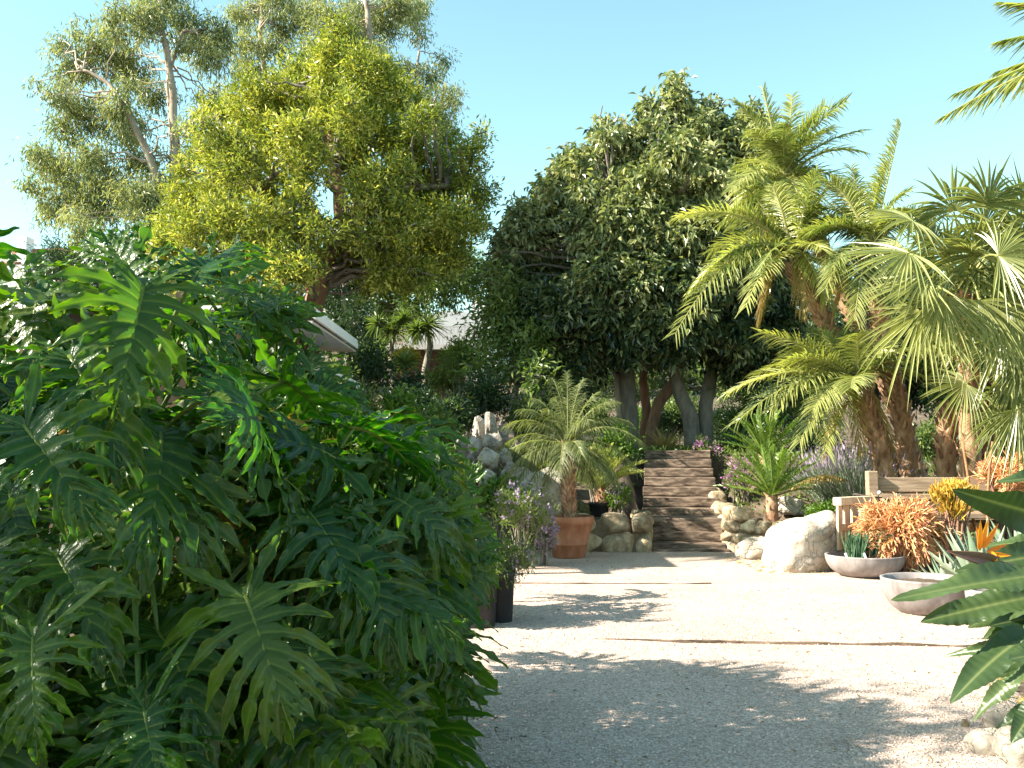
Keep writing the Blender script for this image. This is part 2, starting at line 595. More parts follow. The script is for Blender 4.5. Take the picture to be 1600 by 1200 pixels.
M['stone_grey'] = surf_mat('grey_stone', [(0.3, (0.17, 0.14, 0.115)), (0.5, (0.36, 0.32, 0.27)), (0.7, (0.56, 0.52, 0.45))], 7, bscale=18, bstr=0.8, crack=4.0, tint=0.25)
M['boulder'] = surf_mat('pale_boulder', [(0.3, (0.26, 0.21, 0.16)), (0.45, (0.50, 0.45, 0.38)), (0.7, (0.68, 0.64, 0.57))], 4, bscale=14, bstr=0.9, crack=2.6, bdist=0.03)
M['mortar'] = surf_mat('wall_core', [(0.3, (0.10, 0.075, 0.05)), (0.7, (0.20, 0.16, 0.11))], 14, bstr=0.6)
M['timber'] = surf_mat('sleeper_timber', [(0.34, (0.035, 0.024, 0.018)), (0.5, (0.14, 0.10, 0.073)), (0.70, (0.34, 0.255, 0.19))], 3, (1.5, 5, 7), rough=0.85, bstr=0.7, bdist=0.012, dist=0.3)
M['bench_wood'] = surf_mat('weathered_wood', [(0.25, (0.13, 0.085, 0.055)), (0.5, (0.29, 0.21, 0.145)), (0.75, (0.44, 0.34, 0.25))], 4, (0.7, 8, 8), rough=0.75, bstr=0.5, bdist=0.01, dist=0.4)
M['bench_sunlit'] = surf_mat('sunlit_wood', [(0.25, (0.42, 0.31, 0.20)), (0.5, (0.58, 0.46, 0.33)), (0.75, (0.66, 0.56, 0.43))], 4, (8, 8, 0.8), rough=0.75, bstr=0.4, bdist=0.01)  # bench wood again, coloured paler to stand for sun on the side panel
M['iron'] = surf_mat('dark_iron', [(0.3, (0.06, 0.045, 0.045)), (0.7, (0.12, 0.09, 0.08))], 20, rough=0.6)
M['steel'] = surf_mat('bolt_steel', [(0.3, (0.5, 0.5, 0.5)), (0.7, (0.65, 0.65, 0.65))], 20, rough=0.35)
M['terracotta'] = surf_mat('terracotta', [(0.3, (0.24, 0.095, 0.05)), (0.52, (0.34, 0.14, 0.075)), (0.66, (0.40, 0.19, 0.115)), (0.78, (0.50, 0.36, 0.28))], 7, (1, 1, 0.5), rough=0.8, bscale=40, bstr=0.2, bdist=0.01)
M['concrete'] = surf_mat('bowl_concrete', [(0.28, (0.13, 0.11, 0.10)), (0.42, (0.21, 0.185, 0.178)), (0.6, (0.27, 0.24, 0.235)), (0.75, (0.36, 0.34, 0.335))], 9, (1, 1, 0.3), rough=0.75, bscale=60, bstr=0.15, bdist=0.005)
M['black_plastic'] = surf_mat('black_plastic', [(0.3, (0.008, 0.009, 0.011)), (0.7, (0.022, 0.022, 0.026))], 8, rough=0.55, spec=0.3, bstr=0.1, bdist=0.004)
M['soil'] = surf_mat('soil', [(0.3, (0.045, 0.03, 0.02)), (0.5, (0.11, 0.08, 0.055)), (0.7, (0.20, 0.155, 0.11))], 3, bscale=22, bstr=0.9, bdist=0.05)
M['white_paint'] = surf_mat('white_paint', [(0.3, (0.74, 0.73, 0.72)), (0.7, (0.82, 0.81, 0.8))], 3, rough=0.6, bstr=0.05)
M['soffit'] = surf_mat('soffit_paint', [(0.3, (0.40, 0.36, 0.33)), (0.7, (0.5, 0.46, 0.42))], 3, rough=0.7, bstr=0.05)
M['board_wall'] = surf_mat('wall_boards', [(0.3, (0.10, 0.058, 0.036)), (0.7, (0.19, 0.115, 0.075))], 3, (6, 6, 0.5), rough=0.8, bstr=0.4)
M['dark_red'] = surf_mat('dark_red_boards', [(0.3, (0.07, 0.03, 0.025)), (0.7, (0.13, 0.055, 0.045))], 3, (5, 5, 0.5), rough=0.8)
M['roof_tile'] = surf_mat('red_tile', [(0.3, (0.36, 0.12, 0.09)), (0.7, (0.5, 0.2, 0.15))], 3, rough=0.8)
M['dome'] = surf_mat('pale_roof', [(0.3, (0.48, 0.46, 0.47)), (0.7, (0.62, 0.60, 0.62))], 1.5, rough=0.7, bstr=0.05)
M['white_tag'] = surf_mat('white_tag', [(0.3, (0.8, 0.8, 0.8)), (0.7, (0.85, 0.85, 0.85))], 3, rough=0.4, bstr=0.02)
M['rust'] = surf_mat('rusty_stake', [(0.3, (0.20, 0.09, 0.045)), (0.7, (0.42, 0.21, 0.10))], 12, rough=0.8)
M['stem_scar'] = None


def gravel_mat():
    mt, nt, out = new_mat('gravel')
    tc = nt.nodes.new('ShaderNodeTexCoord')
    vo = nt.nodes.new('ShaderNodeTexVoronoi')
    vo.inputs['Scale'].default_value = 90
    nt.links.new(tc.outputs['Object'], vo.inputs['Vector'])
    sep = nt.nodes.new('ShaderNodeSeparateColor')
    nt.links.new(vo.outputs['Color'], sep.inputs[0])
    c = ramp(nt, sep.outputs[0], [(0.0, (0.31, 0.235, 0.19)), (0.3, (0.45, 0.345, 0.285)), (0.6, (0.54, 0.42, 0.355)), (0.85, (0.64, 0.515, 0.445)), (1.0, (0.72, 0.62, 0.57))])
    big = ramp(nt, tex_noise(nt, 0.9, 5.0), [(0.3, (0.82, 0.80, 0.78)), (0.7, (1.08, 1.06, 1.03))])
    c = mixc(nt, c, big, 1.0, 'MULTIPLY')
    v2 = nt.nodes.new('ShaderNodeTexVoronoi')
    v2.inputs['Scale'].default_value = 150
    nt.links.new(tc.outputs['Object'], v2.inputs['Vector'])
    h = mth(nt, 'SUBTRACT', 1.0, vo.outputs['Distance'])
    h2 = mth(nt, 'MULTIPLY', mth(nt, 'SUBTRACT', 1.0, v2.outputs['Distance']), 0.35)
    hh = mth(nt, 'ADD', mth(nt, 'ADD', h, h2), mth(nt, 'MULTIPLY', sep.outputs[1], 0.5))
    p = principled(nt, c, 0.85, 0.25, bump(nt, hh, 0.7, 0.010))
    nt.links.new(p.outputs[0], out.inputs[0])
    return mt


M['gravel'] = gravel_mat()
M['pebble'] = surf_mat('pebble', [(0.3, (0.42, 0.325, 0.27)), (0.7, (0.60, 0.48, 0.41))], 6, tint=0.3, bstr=0.1)


def stem_scar_mat():
    mt, nt, out = new_mat('scarred_stem')
    vo = nt.nodes.new('ShaderNodeTexVoronoi')
    vo.inputs['Scale'].default_value = 22
    nt.links.new(scaled(nt, (1, 1, 0.8)), vo.inputs['Vector'])
    c = ramp(nt, vo.outputs['Distance'], [(0.0, (0.34, 0.21, 0.13)), (0.35, (0.24, 0.14, 0.09)), (0.55, (0.06, 0.045, 0.03))])
    p = principled(nt, c, 0.8, 0.3, bump(nt, mth(nt, 'SUBTRACT', 1.0, vo.outputs['Distance']), 0.6, 0.03))
    nt.links.new(p.outputs[0], out.inputs[0])
    return mt


M['stem_scar'] = stem_scar_mat()
# ------------------------------------------------------------------ camera, light
SUN_EL, SUN_AZ = math.radians(35), math.radians(10)   # azimuth: degrees behind straight-left
S = Vector((-math.cos(SUN_EL) * math.cos(SUN_AZ), -math.cos(SUN_EL) * math.sin(SUN_AZ), math.sin(SUN_EL)))

cam_d = bpy.data.cameras.new('camera')
cam_d.sensor_fit = 'HORIZONTAL'
cam_d.sensor_width = 36
cam_d.lens = 36 * F / 1600
cam_d.clip_end = 2000
cam = bpy.data.objects.new('camera', cam_d)
cam.location = (0, 0, CAM_Z)
cam.rotation_euler = (math.radians(90) + PITCH, 0, 0)
COL.objects.link(cam)
scene.camera = cam

w = bpy.data.worlds.new('World')
scene.world = w
w.use_nodes = True
nt = w.node_tree
nt.nodes.clear()
sky = nt.nodes.new('ShaderNodeTexSky')
sky.sky_type = 'NISHITA'
sky.sun_disc = False
sky.sun_elevation = SUN_EL
sky.sun_rotation = math.atan2(S.x, S.y)
sky.altitude = 0
sky.air_density = 1.0
sky.dust_density = 0.6
sky.ozone_density = 0.0
bg = nt.nodes.new('ShaderNodeBackground')
bg.inputs['Strength'].default_value = 0.082
wo = nt.nodes.new('ShaderNodeOutputWorld')
nt.links.new(mixc(nt, sky.outputs[0], (1.0, 1.24, 1.02), 1.0, 'MULTIPLY'), bg.inputs[0])
nt.links.new(bg.outputs[0], wo.inputs[0])

sun_d = bpy.data.lights.new('sun', 'SUN')
sun_d.energy = 5.0
sun_d.angle = math.radians(0.55)
sun_d.color = (1.0, 0.91, 0.77)
sun = bpy.data.objects.new('sun', sun_d)
sun.rotation_euler = S.to_track_quat('Z', 'Y').to_euler()
sun.location = (-20, 0, 20)
COL.objects.link(sun)

scene.view_settings.view_transform = 'Standard'
scene.view_settings.look = 'None'
scene.view_settings.gamma = 1
scene.view_settings.exposure = 1.9
scene.render.engine = 'CYCLES'
scene.cycles.max_bounces = 7
scene.cycles.diffuse_bounces = 3
scene.cycles.glossy_bounces = 2
scene.cycles.transmission_bounces = 4
scene.cycles.use_denoising = True

# ------------------------------------------------------------------ terrain
ST_Y0, ST_X0, RISE, TREAD, ST_ROT = 15.2, 2.60, 0.155, 0.35, math.radians(-8)


def stair_x(y):
    return ST_X0 + (y - ST_Y0) * math.tan(-ST_ROT)


def height(x, y):
    x = np.asarray(x, float)
    y = np.asarray(y, float)
    jump = np.where(x > 4.0, 12.9, 15.35) * 1.0
    amt = np.where(x > 4.0, 0.30, 0.50)
    t = smooth(0, 1, (x - 3.6) / 0.8)
    jump = 15.35 + (12.9 - 15.35) * t
    amt = 0.50 + (0.30 - 0.50) * t
    h = amt * smooth(jump - 0.1, jump + 0.12, y)
    h = h + (1.5 - amt) * smooth(jump + 0.3, 18.8, y)
    # bank behind the left beds
    h = h + 0.5 * smooth(-1.0, -4.0, x) * smooth(11, 17, y)
    cor = (np.abs(x - (ST_X0 + (y - ST_Y0) * math.tan(-ST_ROT))) < 0.85) & (y < 18.45) & (y > 14.9)
    h = np.where(cor, np.minimum(h, np.maximum(0, (y - 15.2) * 0.44 - 0.45)), h)
    h = h + 0.17 * np.maximum(0, np.minimum(y, 130) - 28)
    h = h + 0.4 * smooth(30, 60, y) * np.sin(x * 0.11) + 0.2 * smooth(20, 30, y) * np.sin(x * 0.5 + y * 0.3)
    return h


def hgt(x, y):
    return float(height(x, y))


xs = np.concatenate([np.linspace(-160, -16, 40), np.arange(-15.6, 15, 0.2), np.linspace(15.5, 160, 40)])
ys = np.concatenate([np.linspace(-40, 1.6, 20), np.arange(2, 30, 0.16), np.linspace(30.5, 300, 70)])
X, Y = np.meshgrid(xs, ys)
Z = height(X, Y)
soil_n = np.array([[nz(a * 1.1, b * 1.1) for a in xs] for b in ys]) * 0.03
Z = Z + soil_n * smooth(15.2, 15.6, Y) - 0.03 * smooth(14.9, 14.2, Y)
mb = MB()
nx, ny = len(xs), len(ys)
i, j = np.meshgrid(np.arange(ny - 1), np.arange(nx - 1), indexing='ij')
a = (i * nx + j).ravel()
mb.add(np.stack([X, Y, Z], -1).reshape(-1, 3), np.stack([a, a + 1, a + nx + 1, a + nx], -1))
tag(mb.build('ground', M['soil'], smooth_=True), kind='structure')


def edge_left(y):
    return float(np.interp(y, [-6, 3, 6, 8, 9.5, 11, 13, 15.3], [-0.6, -0.55, -0.62, -0.6, -0.75, -0.6, -0.6, -0.8]))


def edge_right(y):
    return float(np.interp(y, [-6, 4, 6, 8, 9.5, 11.5, 12.6, 13.5, 14.3, 15.3], [2.3, 2.55, 2.9, 3.9, 4.6, 4.9, 4.3, 3.9, 3.5, 3.3]))


mb = MB()
gy = np.arange(-4, 15.3, 0.08)
gx = np.linspace(0, 1, 70)
V = []
for y in gy:
    l, r = edge_left(y) + 0.12 * nz(y * 1.3, 2.0), edge_right(y) + 0.15 * nz(y * 1.3, 7.0)
    lip = 0.03 * (1 if y > 8.2 else 0)
    for u in gx:
        x = l + (r - l) * u
        ed = min(1, min(u, 1 - u) / 0.03)
        V.append((x, y, -0.035 * (1 - ed) + (0.012 + lip + 0.010 * nz(x * 0.8, y * 0.8) + 0.004 * nz(x * 4, y * 4)) * ed))
k = len(gx)
i, j = np.meshgrid(np.arange(len(gy) - 1), np.arange(k - 1), indexing='ij')
a = (i * k + j).ravel()
mb.add(V, np.stack([a, a + 1, a + k + 1, a + k], -1))
tag(mb.build('gravel_courtyard', M['gravel'], smooth_=True), kind='structure')

# loose stones lying on the gravel
n = 26000
py_ = 4.4 + 6.6 * rng.random(n) ** 1.7
px_ = np.array([edge_left(y) + 0.1 + (edge_right(y) - edge_left(y) - 0.1) * u for y, u in zip(py_, rng.random(n))])
sz = rng.uniform(0.0035, 0.0085, n)
lipz = np.where(py_ > 8.2, 0.03, 0)
gz = 0.012 + lipz + np.array([0.010 * nz(x * 0.8, y * 0.8) + 0.004 * nz(x * 4, y * 4) for x, y in zip(px_, py_)])
oct_ = np.array([[1, 0, 0], [0, 1, 0], [-1, 0, 0], [0, -1, 0], [0, 0, .8], [0, 0, -.8]], float)
th = rng.random(n) * 6.28
R = np.stack([np.stack([np.cos(th), -np.sin(th)], -1), np.stack([np.sin(th), np.cos(th)], -1)], 1)
O = np.repeat(oct_[None], n, 0) * (1 + 0.35 * rng.normal(size=(n, 6, 1)))
O[:, :, :2] = np.einsum('nij,nkj->nki', R, O[:, :, :2] * np.array([1.3, 0.9]))
P = np.stack([px_, py_, gz + sz * 0.3], -1)[:, None, :] + O * sz[:, None, None]
tri = np.array([[0, 1, 4], [1, 2, 4], [2, 3, 4], [3, 0, 4], [1, 0, 5], [2, 1, 5], [3, 2, 5], [0, 3, 5]])
mb = MB()
mb.add(P.reshape(-1, 3), None, (np.arange(n)[:, None, None] * 6 + tri[None]).reshape(-1, 3), tint=np.repeat(rng.random(n), 6))
tag(mb.build('loose_gravel', M['pebble']), kind='stuff')

# a few bigger stones and dry leaves on the gravel
n = 420
py_ = 4.5 + 9.5 * rng.random(n) ** 1.4
px_ = np.array([edge_left(y) + 0.15 + (edge_right(y) - edge_left(y) - 0.2) * u for y, u in zip(py_, rng.random(n))])
gz = 0.014 + np.where(py_ > 8.2, 0.03, 0)
mb = MB()
leaf_cards(mb, np.stack([px_, py_, gz + 0.008], -1), rand_dirs(n) * [1, 1, 0.2], rand_dirs(n, 2.5), rng.uniform(0.015, 0.045, n), rng.uniform(0.008, 0.018, n), rng.random(n))
tag(mb.build('fallen_leaves', M['litter']), kind='stuff')

# edging board let into the gravel, then a dark strip standing in for a shadow line
for nm, P0, P1, lab, z in (('edging_and_shadow_strip', (-0.55, 8.34), (3.9, 7.96), 'dark timber edging board crossing the gravel in the foreground', 0.026),
                           ('edging_and_shadow_strip', (-0.5, 11.5), (2.25, 11.45), 'thin dark strip standing in for a shadow line before the terracotta pot', 0.047)):
    d = np.array(P1) - np.array(P0)
    L = float(np.linalg.norm(d))
    o = beam(nm, M['timber'], ((P0[0] + P1[0]) / 2, (P0[1] + P1[1]) / 2, z - 0.05), (L, 0.022, 0.11), (0, 0, math.atan2(d[1], d[0])), cuts=60, wob=0.012, bev=0.004, origin=((P0[0] + P1[0]) / 2, (P0[1] + P1[1]) / 2, 0))
    tag(o, lab, 'edging', 'edging boards in the gravel')

# ------------------------------------------------------------------ timber steps
st = thing('garden_steps', 'steep flight of weathered timber sleeper steps climbing to the trees', 'steps', (ST_X0, ST_Y0, 0))
for i in range(10):
    yy = ST_Y0 + TREAD * i
    W = 1.26 - 0.008 * i
    c = (stair_x(yy) + 0.02 * nz(i * 3.1, 1), yy + 0.21, RISE * (i + 0.5) - 0.004)
    beam('sleeper', M['timber'], c, (W, 0.42, RISE - 0.008), (0, 0, ST_ROT + 0.012 * nz(i * 2.2, 5)), st, cuts=22, wob=0.014, bev=0.014, seed=i + 1)
# low sill at the foot
beam('sill_board', M['timber'], (ST_X0 - 0.03, ST_Y0 - 0.09, 0.035), (1.33, 0.13, 0.09), (0, 0, ST_ROT), st, cuts=16, wob=0.012, seed=31)
beam('riser_core', M['timber'], (stair_x(17.2), 17.0, 0.25), (1.1, 2.9, 0.5), (0, 0, ST_ROT), st, cuts=2)


# ------------------------------------------------------------------ dry stone walls
def stone_wall(label, path, hfun, thick, seed, size=0.19):
    P = np.array(path, float)
    c = P.mean(0)
    t = thing('stone_wall', label, 'stone wall', (c[0], c[1], 0), 'stone retaining walls')
    seg = np.linalg.norm(np.diff(P, axis=0), axis=1)
    cum = np.concatenate([[0], np.cumsum(seg)])
    mb = MB()
    cap = MB()
    z, row = 0.0, 0
    maxh = max(hfun(u) for u in np.linspace(0, 1, 9))
    while z < maxh - 0.04:
        rh = size * rng.uniform(0.75, 1.15)
        s = rng.uniform(-0.1, 0.05)
        while s < cum[-1]:
            wdt = size * rng.uniform(0.7, 2.0)
            sc = np.clip(s + wdt / 2, 0, cum[-1])
            if z + rh * 0.4 < hfun(sc / cum[-1]):
                q = np.array([np.interp(sc, cum, P[:, 0]), np.interp(sc, cum, P[:, 1])])
                kseg = min(np.searchsorted(cum, sc, 'right') - 1, len(seg) - 1)
                d = (P[kseg + 1] - P[kseg]) / seg[kseg]
                rock_mesh('s', None, (wdt * 0.60, thick * 0.55, rh * 0.62), seed + s * 3.3 + z * 7.7, 3, 0.13, 5.0, mb=mb,
                          ctr=(q[0] + rng.normal() * 0.012, q[1] + rng.normal() * 0.02, z + rh / 2 + rng.normal() * 0.02), rot=math.atan2(d[1], d[0]) + rng.normal() * 0.15, facets=15)
            s += wdt * 0.96
        z += rh * 0.95
    mb.build('stonework', M['stone'], t, True)
    core = MB()
    for u0, u1 in zip(np.linspace(0, 1, 13)[:-1], np.linspace(0, 1, 13)[1:]):
        q0 = np.array([np.interp(u0 * cum[-1], cum, P[:, 0]), np.interp(u0 * cum[-1], cum, P[:, 1])])
        q1 = np.array([np.interp(u1 * cum[-1], cum, P[:, 0]), np.interp(u1 * cum[-1], cum, P[:, 1])])
        d = nrm(q1 - q0)
        nn = np.array([-d[1], d[0]]) * thick * 0.22
        h_ = hfun((u0 + u1) / 2) - 0.06
        V = [(*(q0 - nn), 0), (*(q1 - nn), 0), (*(q1 + nn), 0), (*(q0 + nn), 0)]
        V = V + [(x, y, h_) for x, y, _ in V]
        core.add(V, [[0, 1, 5, 4], [1, 2, 6, 5], [2, 3, 7, 6], [3, 0, 4, 7], [4, 5, 6, 7]])
    core.build('wall_core', M['mortar'], t)
    return t


stone_wall('low brown fieldstone wall between the terracotta pot and the steps', [(0.95, 15.25), (1.55, 15.12), (1.93, 15.12), (2.0, 15.5), (2.1, 16.6)], lambda u: 0.50 + 0.08 * math.sin(u * 9), 0.34, 2.0, 0.31)
stone_wall('honey coloured stone wall curving away right of the steps', [(3.45, 17.2), (3.38, 16.2), (3.32, 15.15), (3.55, 14.8), (3.95, 14.35)], lambda u: 0.80 - 0.30 * u + 0.08 * math.sin(u * 11), 0.32, 5.0, 0.20)


# ------------------------------------------------------------------ boulders
def boulder(px, pyb, Y, wpx, hpx, seed, label, depth=0.8, z0=None, mat='boulder', rough=0.2, facets=5, group=None, name='boulder', rot=0.0, sub=5, boxy=3.2):
    g = at(px, pyb, Y)
    zb = g[2] if z0 is None else z0
    wd, ht = wpx * Y / F, hpx * Y / F
    mb = rock_mesh('r', None, (wd * 0.58, wd * 0.52 * depth, ht * 0.64), seed, sub, rough, boxy, facets=facets, rot=rot)
    c = np.array([g[0], Y + wd * 0.3 * depth, zb + ht * 0.44])
    mb.v = [v + c for v in mb.v]
    o = mb.build(name, M[mat], smooth_=True, origin=(c[0], c[1], zb))
    return tag(o, label, 'boulder', group)


boulder(1270, 897, 12.7, 124, 86, 7.3, 'largest white boulder beside the shallow bowl of green pencil plants', 0.9, facets=5, rough=0.20, boxy=4.0, rot=0.3)
boulder(1186, 876, 14.0, 62, 36, 2.6, 'small white rock at the foot of the right hand stone wall', 0.9)
boulder(850, 800, 15.2, 78, 66, 3.1, 'sunlit white boulder behind the terracotta pot palm', 0.8, mat='boulder')
boulder(812, 765, 15.6, 44, 34, 4.2, 'rounded white rock left of the sunlit boulder by the palm', 0.8)
boulder(1240, 803, 15.0, 46, 26, 6.4, 'pale rock lying on the bed behind the large white boulder', 0.8)
# upright rock pile on the left bank
for q, (px, pb, Y, wp, hp, lab) in enumerate([
        (748, 690, 16.6, 22, 36, 'slim grey upright rock at the top left of the rock pile'),
        (766, 684, 16.4, 24, 42, 'tall pointed pale rock crowning the rock pile'),
        (786, 700, 16.6, 20, 34, 'narrow rock on the shaded right shoulder of the rock pile'),
        (742, 712, 16.2, 26, 28, 'pale block on the left flank of the rock pile'),
        (770, 706, 16.1, 28, 28, 'square grey rock in the middle of the rock pile'),
        (790, 728, 16.1, 26, 28, 'tilted grey rock low on the right flank of the rock pile'),
        (762, 736, 15.8, 40, 36, 'big rounded rock at the front of the rock pile'),
        (735, 738, 16.0, 24, 26, 'small pale rock low on the left flank of the rock pile'),
        (796, 758, 15.6, 36, 32, 'low grey rock at the right foot of the rock pile'),
        (764, 764, 15.5, 34, 28, 'flat pale rock at the front foot of the rock pile'),
        (735, 764, 15.6, 30, 30, 'small rock half hidden at the left foot of the rock pile'),
        (722, 715, 16.4, 24, 34, 'rock half hidden by leaves at the far left of the rock pile')]):
    boulder(px, pb, Y, wp * 0.95, hp * 1.0, 11.3 + q * 1.9, lab, 0.9, mat='stone_grey' if q % 3 else 'boulder', facets=16, group='rocks of the rock pile', name='rock', rot=q * 0.7, sub=4, rough=0.42, boxy=0.0)
# foreground right rocks
for q, (px, pb, Y, wp, hp, mt_, lab) in enumerate([
        (1552, 1178, 5.2, 62, 34, 'stone_grey', 'flat brown stone in front of the strelitzia roots'),
        (1572, 1130, 5.6, 70, 36, 'stone_grey', 'grey stone under the hanging strelitzia leaves'),
        (1600, 1195, 5.0, 60, 62, 'stone_grey', 'white stone at the bottom right edge of the gravel'),
        (1510, 1132, 5.7, 11, 15, 'stone', 'small tan pebble standing alone on the gravel by the strelitzia'),
        (1640, 1110, 5.8, 60, 50, 'stone_grey', 'grey rock behind the white stone at the right edge')]):
    boulder(px, pb, Y, wp, hp, 41.7 + q * 2.3, lab, 0.9, z0=0.0, mat=mt_, facets=6, group='stones edging the strelitzia bed', name='rock', rot=q, sub=4)
# stones edging the philodendron bed
for q, (x, y, s_, lab) in enumerate([(-0.72, 5.0, 0.2, 'brown stone under the rightmost philodendron leaf'), (-0.95, 4.75, 0.17, 'brown stone left of another under the philodendron'),
                                     (-1.3, 4.6, 0.2, 'mossy brown stone below the middle philodendron'), (-1.75, 4.5, 0.22, 'dark brown stone at the lower left under philodendron leaves'), (-0.65, 5.6, 0.18, 'brown stone edging the bed beyond the rightmost leaf')]):
    mb = rock_mesh('r', None, (s_, s_ * 0.8, s_ * 0.62), 60.1 + q * 1.7, 4, 0.2, facets=6, rot=q)
    c = np.array([x, y, s_ * 0.4])
    mb.v = [v + c for v in mb.v]
    tag(mb.build('rock', M['stone'], smooth_=True, origin=(x, y, 0)), lab, 'boulder', 'stones edging the philodendron bed')


# ------------------------------------------------------------------ pots and bowls
def pot(name, label, cat, c, prof, mat, soil_r, soil_z, group=None):
    t = thing(name, label, cat, c, group)
    mb = MB()
    lathe(mb, prof, c, 48)
    mb.build('shell', M[mat], t, True)
    sb = MB()
    disc(sb, (c[0], c[1], c[2] + soil_z), soil_r, 30, 0.02, 0.03)
    sb.build('soil_fill', M['soil'], t, True)
    return t


TP = at(890, 873, 14.1)
TP[2] = 0.045
TP[1] = 14.25
tp = pot('terracotta_pot', 'large flared terracotta pot holding the small palm', 'plant pot', TP,
         [(0.0, 0), (0.215, 0), (0.228, 0.015), (0.262, 0.18), (0.275, 0.185), (0.276, 0.202), (0.268, 0.208), (0.335, 0.47), (0.352, 0.475), (0.357, 0.57), (0.344, 0.582), (0.322, 0.57), (0.312, 0.49), (0.29, 0.45)],
         'terracotta', 0.315, 0.50)


def bowl(label, px, pyb, Y, rad, ht, group):
    c = at(px, pyb, Y)
    c[2] = 0.03
    a = np.linspace(0, 1, 12)
    rb = rad * 0.36
    prof = [(0, 0), (rb, 0)] + [(rb + (rad - rb) * math.sin(x * math.pi / 2) ** 0.8, 0.0 + ht * (1 - math.cos(x * math.pi / 2)) ** 0.85) for x in a[1:]]
    prof += [(rad + 0.004, ht + 0.012), (rad - 0.012, ht + 0.018), (rad - 0.03, ht + 0.008), (rad - 0.06, ht - 0.06)]
    return pot('planter_bowl', label, 'planter', c, prof, 'concrete', rad - 0.05, ht - 0.045, group), c


GB = 'shallow concrete planter bowls'
b1, B1 = bowl('shallow grey concrete bowl planted with upright green pencil stems', 1352, 906, 12.2, 0.46, 0.25, GB)
b2, B2 = bowl('wide grey concrete bowl behind the pointed strelitzia leaf', 1448, 966, 9.45, 0.40, 0.32, GB)
b3, B3 = bowl('grey concrete bowl mostly hidden by strelitzia leaves', 1572, 985, 8.8, 0.32, 0.30, GB)


def nursery_pot(label, px, pyb, Y, rad, ht):
    c = at(px, pyb, Y)
    c[2] = hgt(c[0], Y) + 0.01 + (0.03 if Y < 15 else 0)
    t = pot('nursery_pot', label, 'plant pot', c, [(0, 0), (rad * 0.84, 0), (rad * 0.86, 0.01), (rad * 0.97, ht - 0.05), (rad * 1.03, ht - 0.045), (rad * 1.05, ht - 0.005), (rad * 1.03, ht), (rad * 0.98, ht - 0.005), (rad * 0.95, ht - 0.06)], 'black_plastic', rad * 0.96, ht - 0.05, 'black nursery pots')
    return t, c


np1, NP1 = nursery_pot('black plastic nursery pot nearest the philodendron', 748, 982, 8.75, 0.165, 0.46)
np2, NP2 = nursery_pot('black plastic nursery pot at the edge of the sunlit gravel', 778, 972, 9.0, 0.15, 0.44)
np3, NP3 = nursery_pot('large black pot in the shade beside the rock pile', 814, 752, 16.3, 0.24, 0.50)
np4, NP4 = nursery_pot('large black pot in the shade behind the potted palm trunk', 843, 752, 16.3, 0.22, 0.48)
np5, NP5 = nursery_pot('small dark pot holding the dwarf palm beside the steps', 936, 790, 15.75, 0.16, 0.22)

# ------------------------------------------------------------------ rustic bench
BC = at(1350, 880, 13.2)
bz = hgt(5.0, 13.4) - 0.02
ben = thing('wooden_bench', 'rustic high backed timber bench behind the orange stick plants', 'bench', (5.3, 13.35, bz))


def bb(nm, mat, px0, py0, px1, py1, Y, dep, **kw):
    """timber between two photo points at distance Y (long axis from one to the other)"""
    p0, p1 = at(px0, py0, Y), at(px1, py1, Y)
    d = p1 - p0
    L = float(np.linalg.norm(d))
    return p0, p1, L, math.atan2(d[2], math.hypot(d[0], d[1])), math.atan2(d[1], d[0])


YB = 13.2
top_l, top_r = at(1368, 746, YB), at(1368 + 330, 746, YB)
xl = at(1372, 760, YB)[0]
xr = xl + 2.3
zt = at(1372, 746, YB)[2]
zb_ = at(1372, 769, YB)[2]
rake = math.radians(-9)
# back boards
beam('back_board', M['bench_wood'], ((xl + xr) / 2, YB + 0.06, (zt + zb_) / 2), (xr - xl, 0.07, zt - zb_), (rake, 0, 0), ben, cuts=10, seed=2)
z1, z2 = at(1372, 772, YB)[2], at(1372, 781, YB)[2]
beam('back_rail', M['bench_wood'], ((xl + xr) / 2, YB + 0.00, (z1 + z2) / 2), (xr - xl, 0.10, z1 - z2), (rake, 0, 0), ben, cuts=10, seed=3)
beam('back_board', M['bench_wood'], ((xl + xr) / 2, YB + 0.03, z2 - 0.16), (xr - xl, 0.05, 0.28), (rake, 0, 0), ben, cuts=10, seed=4)
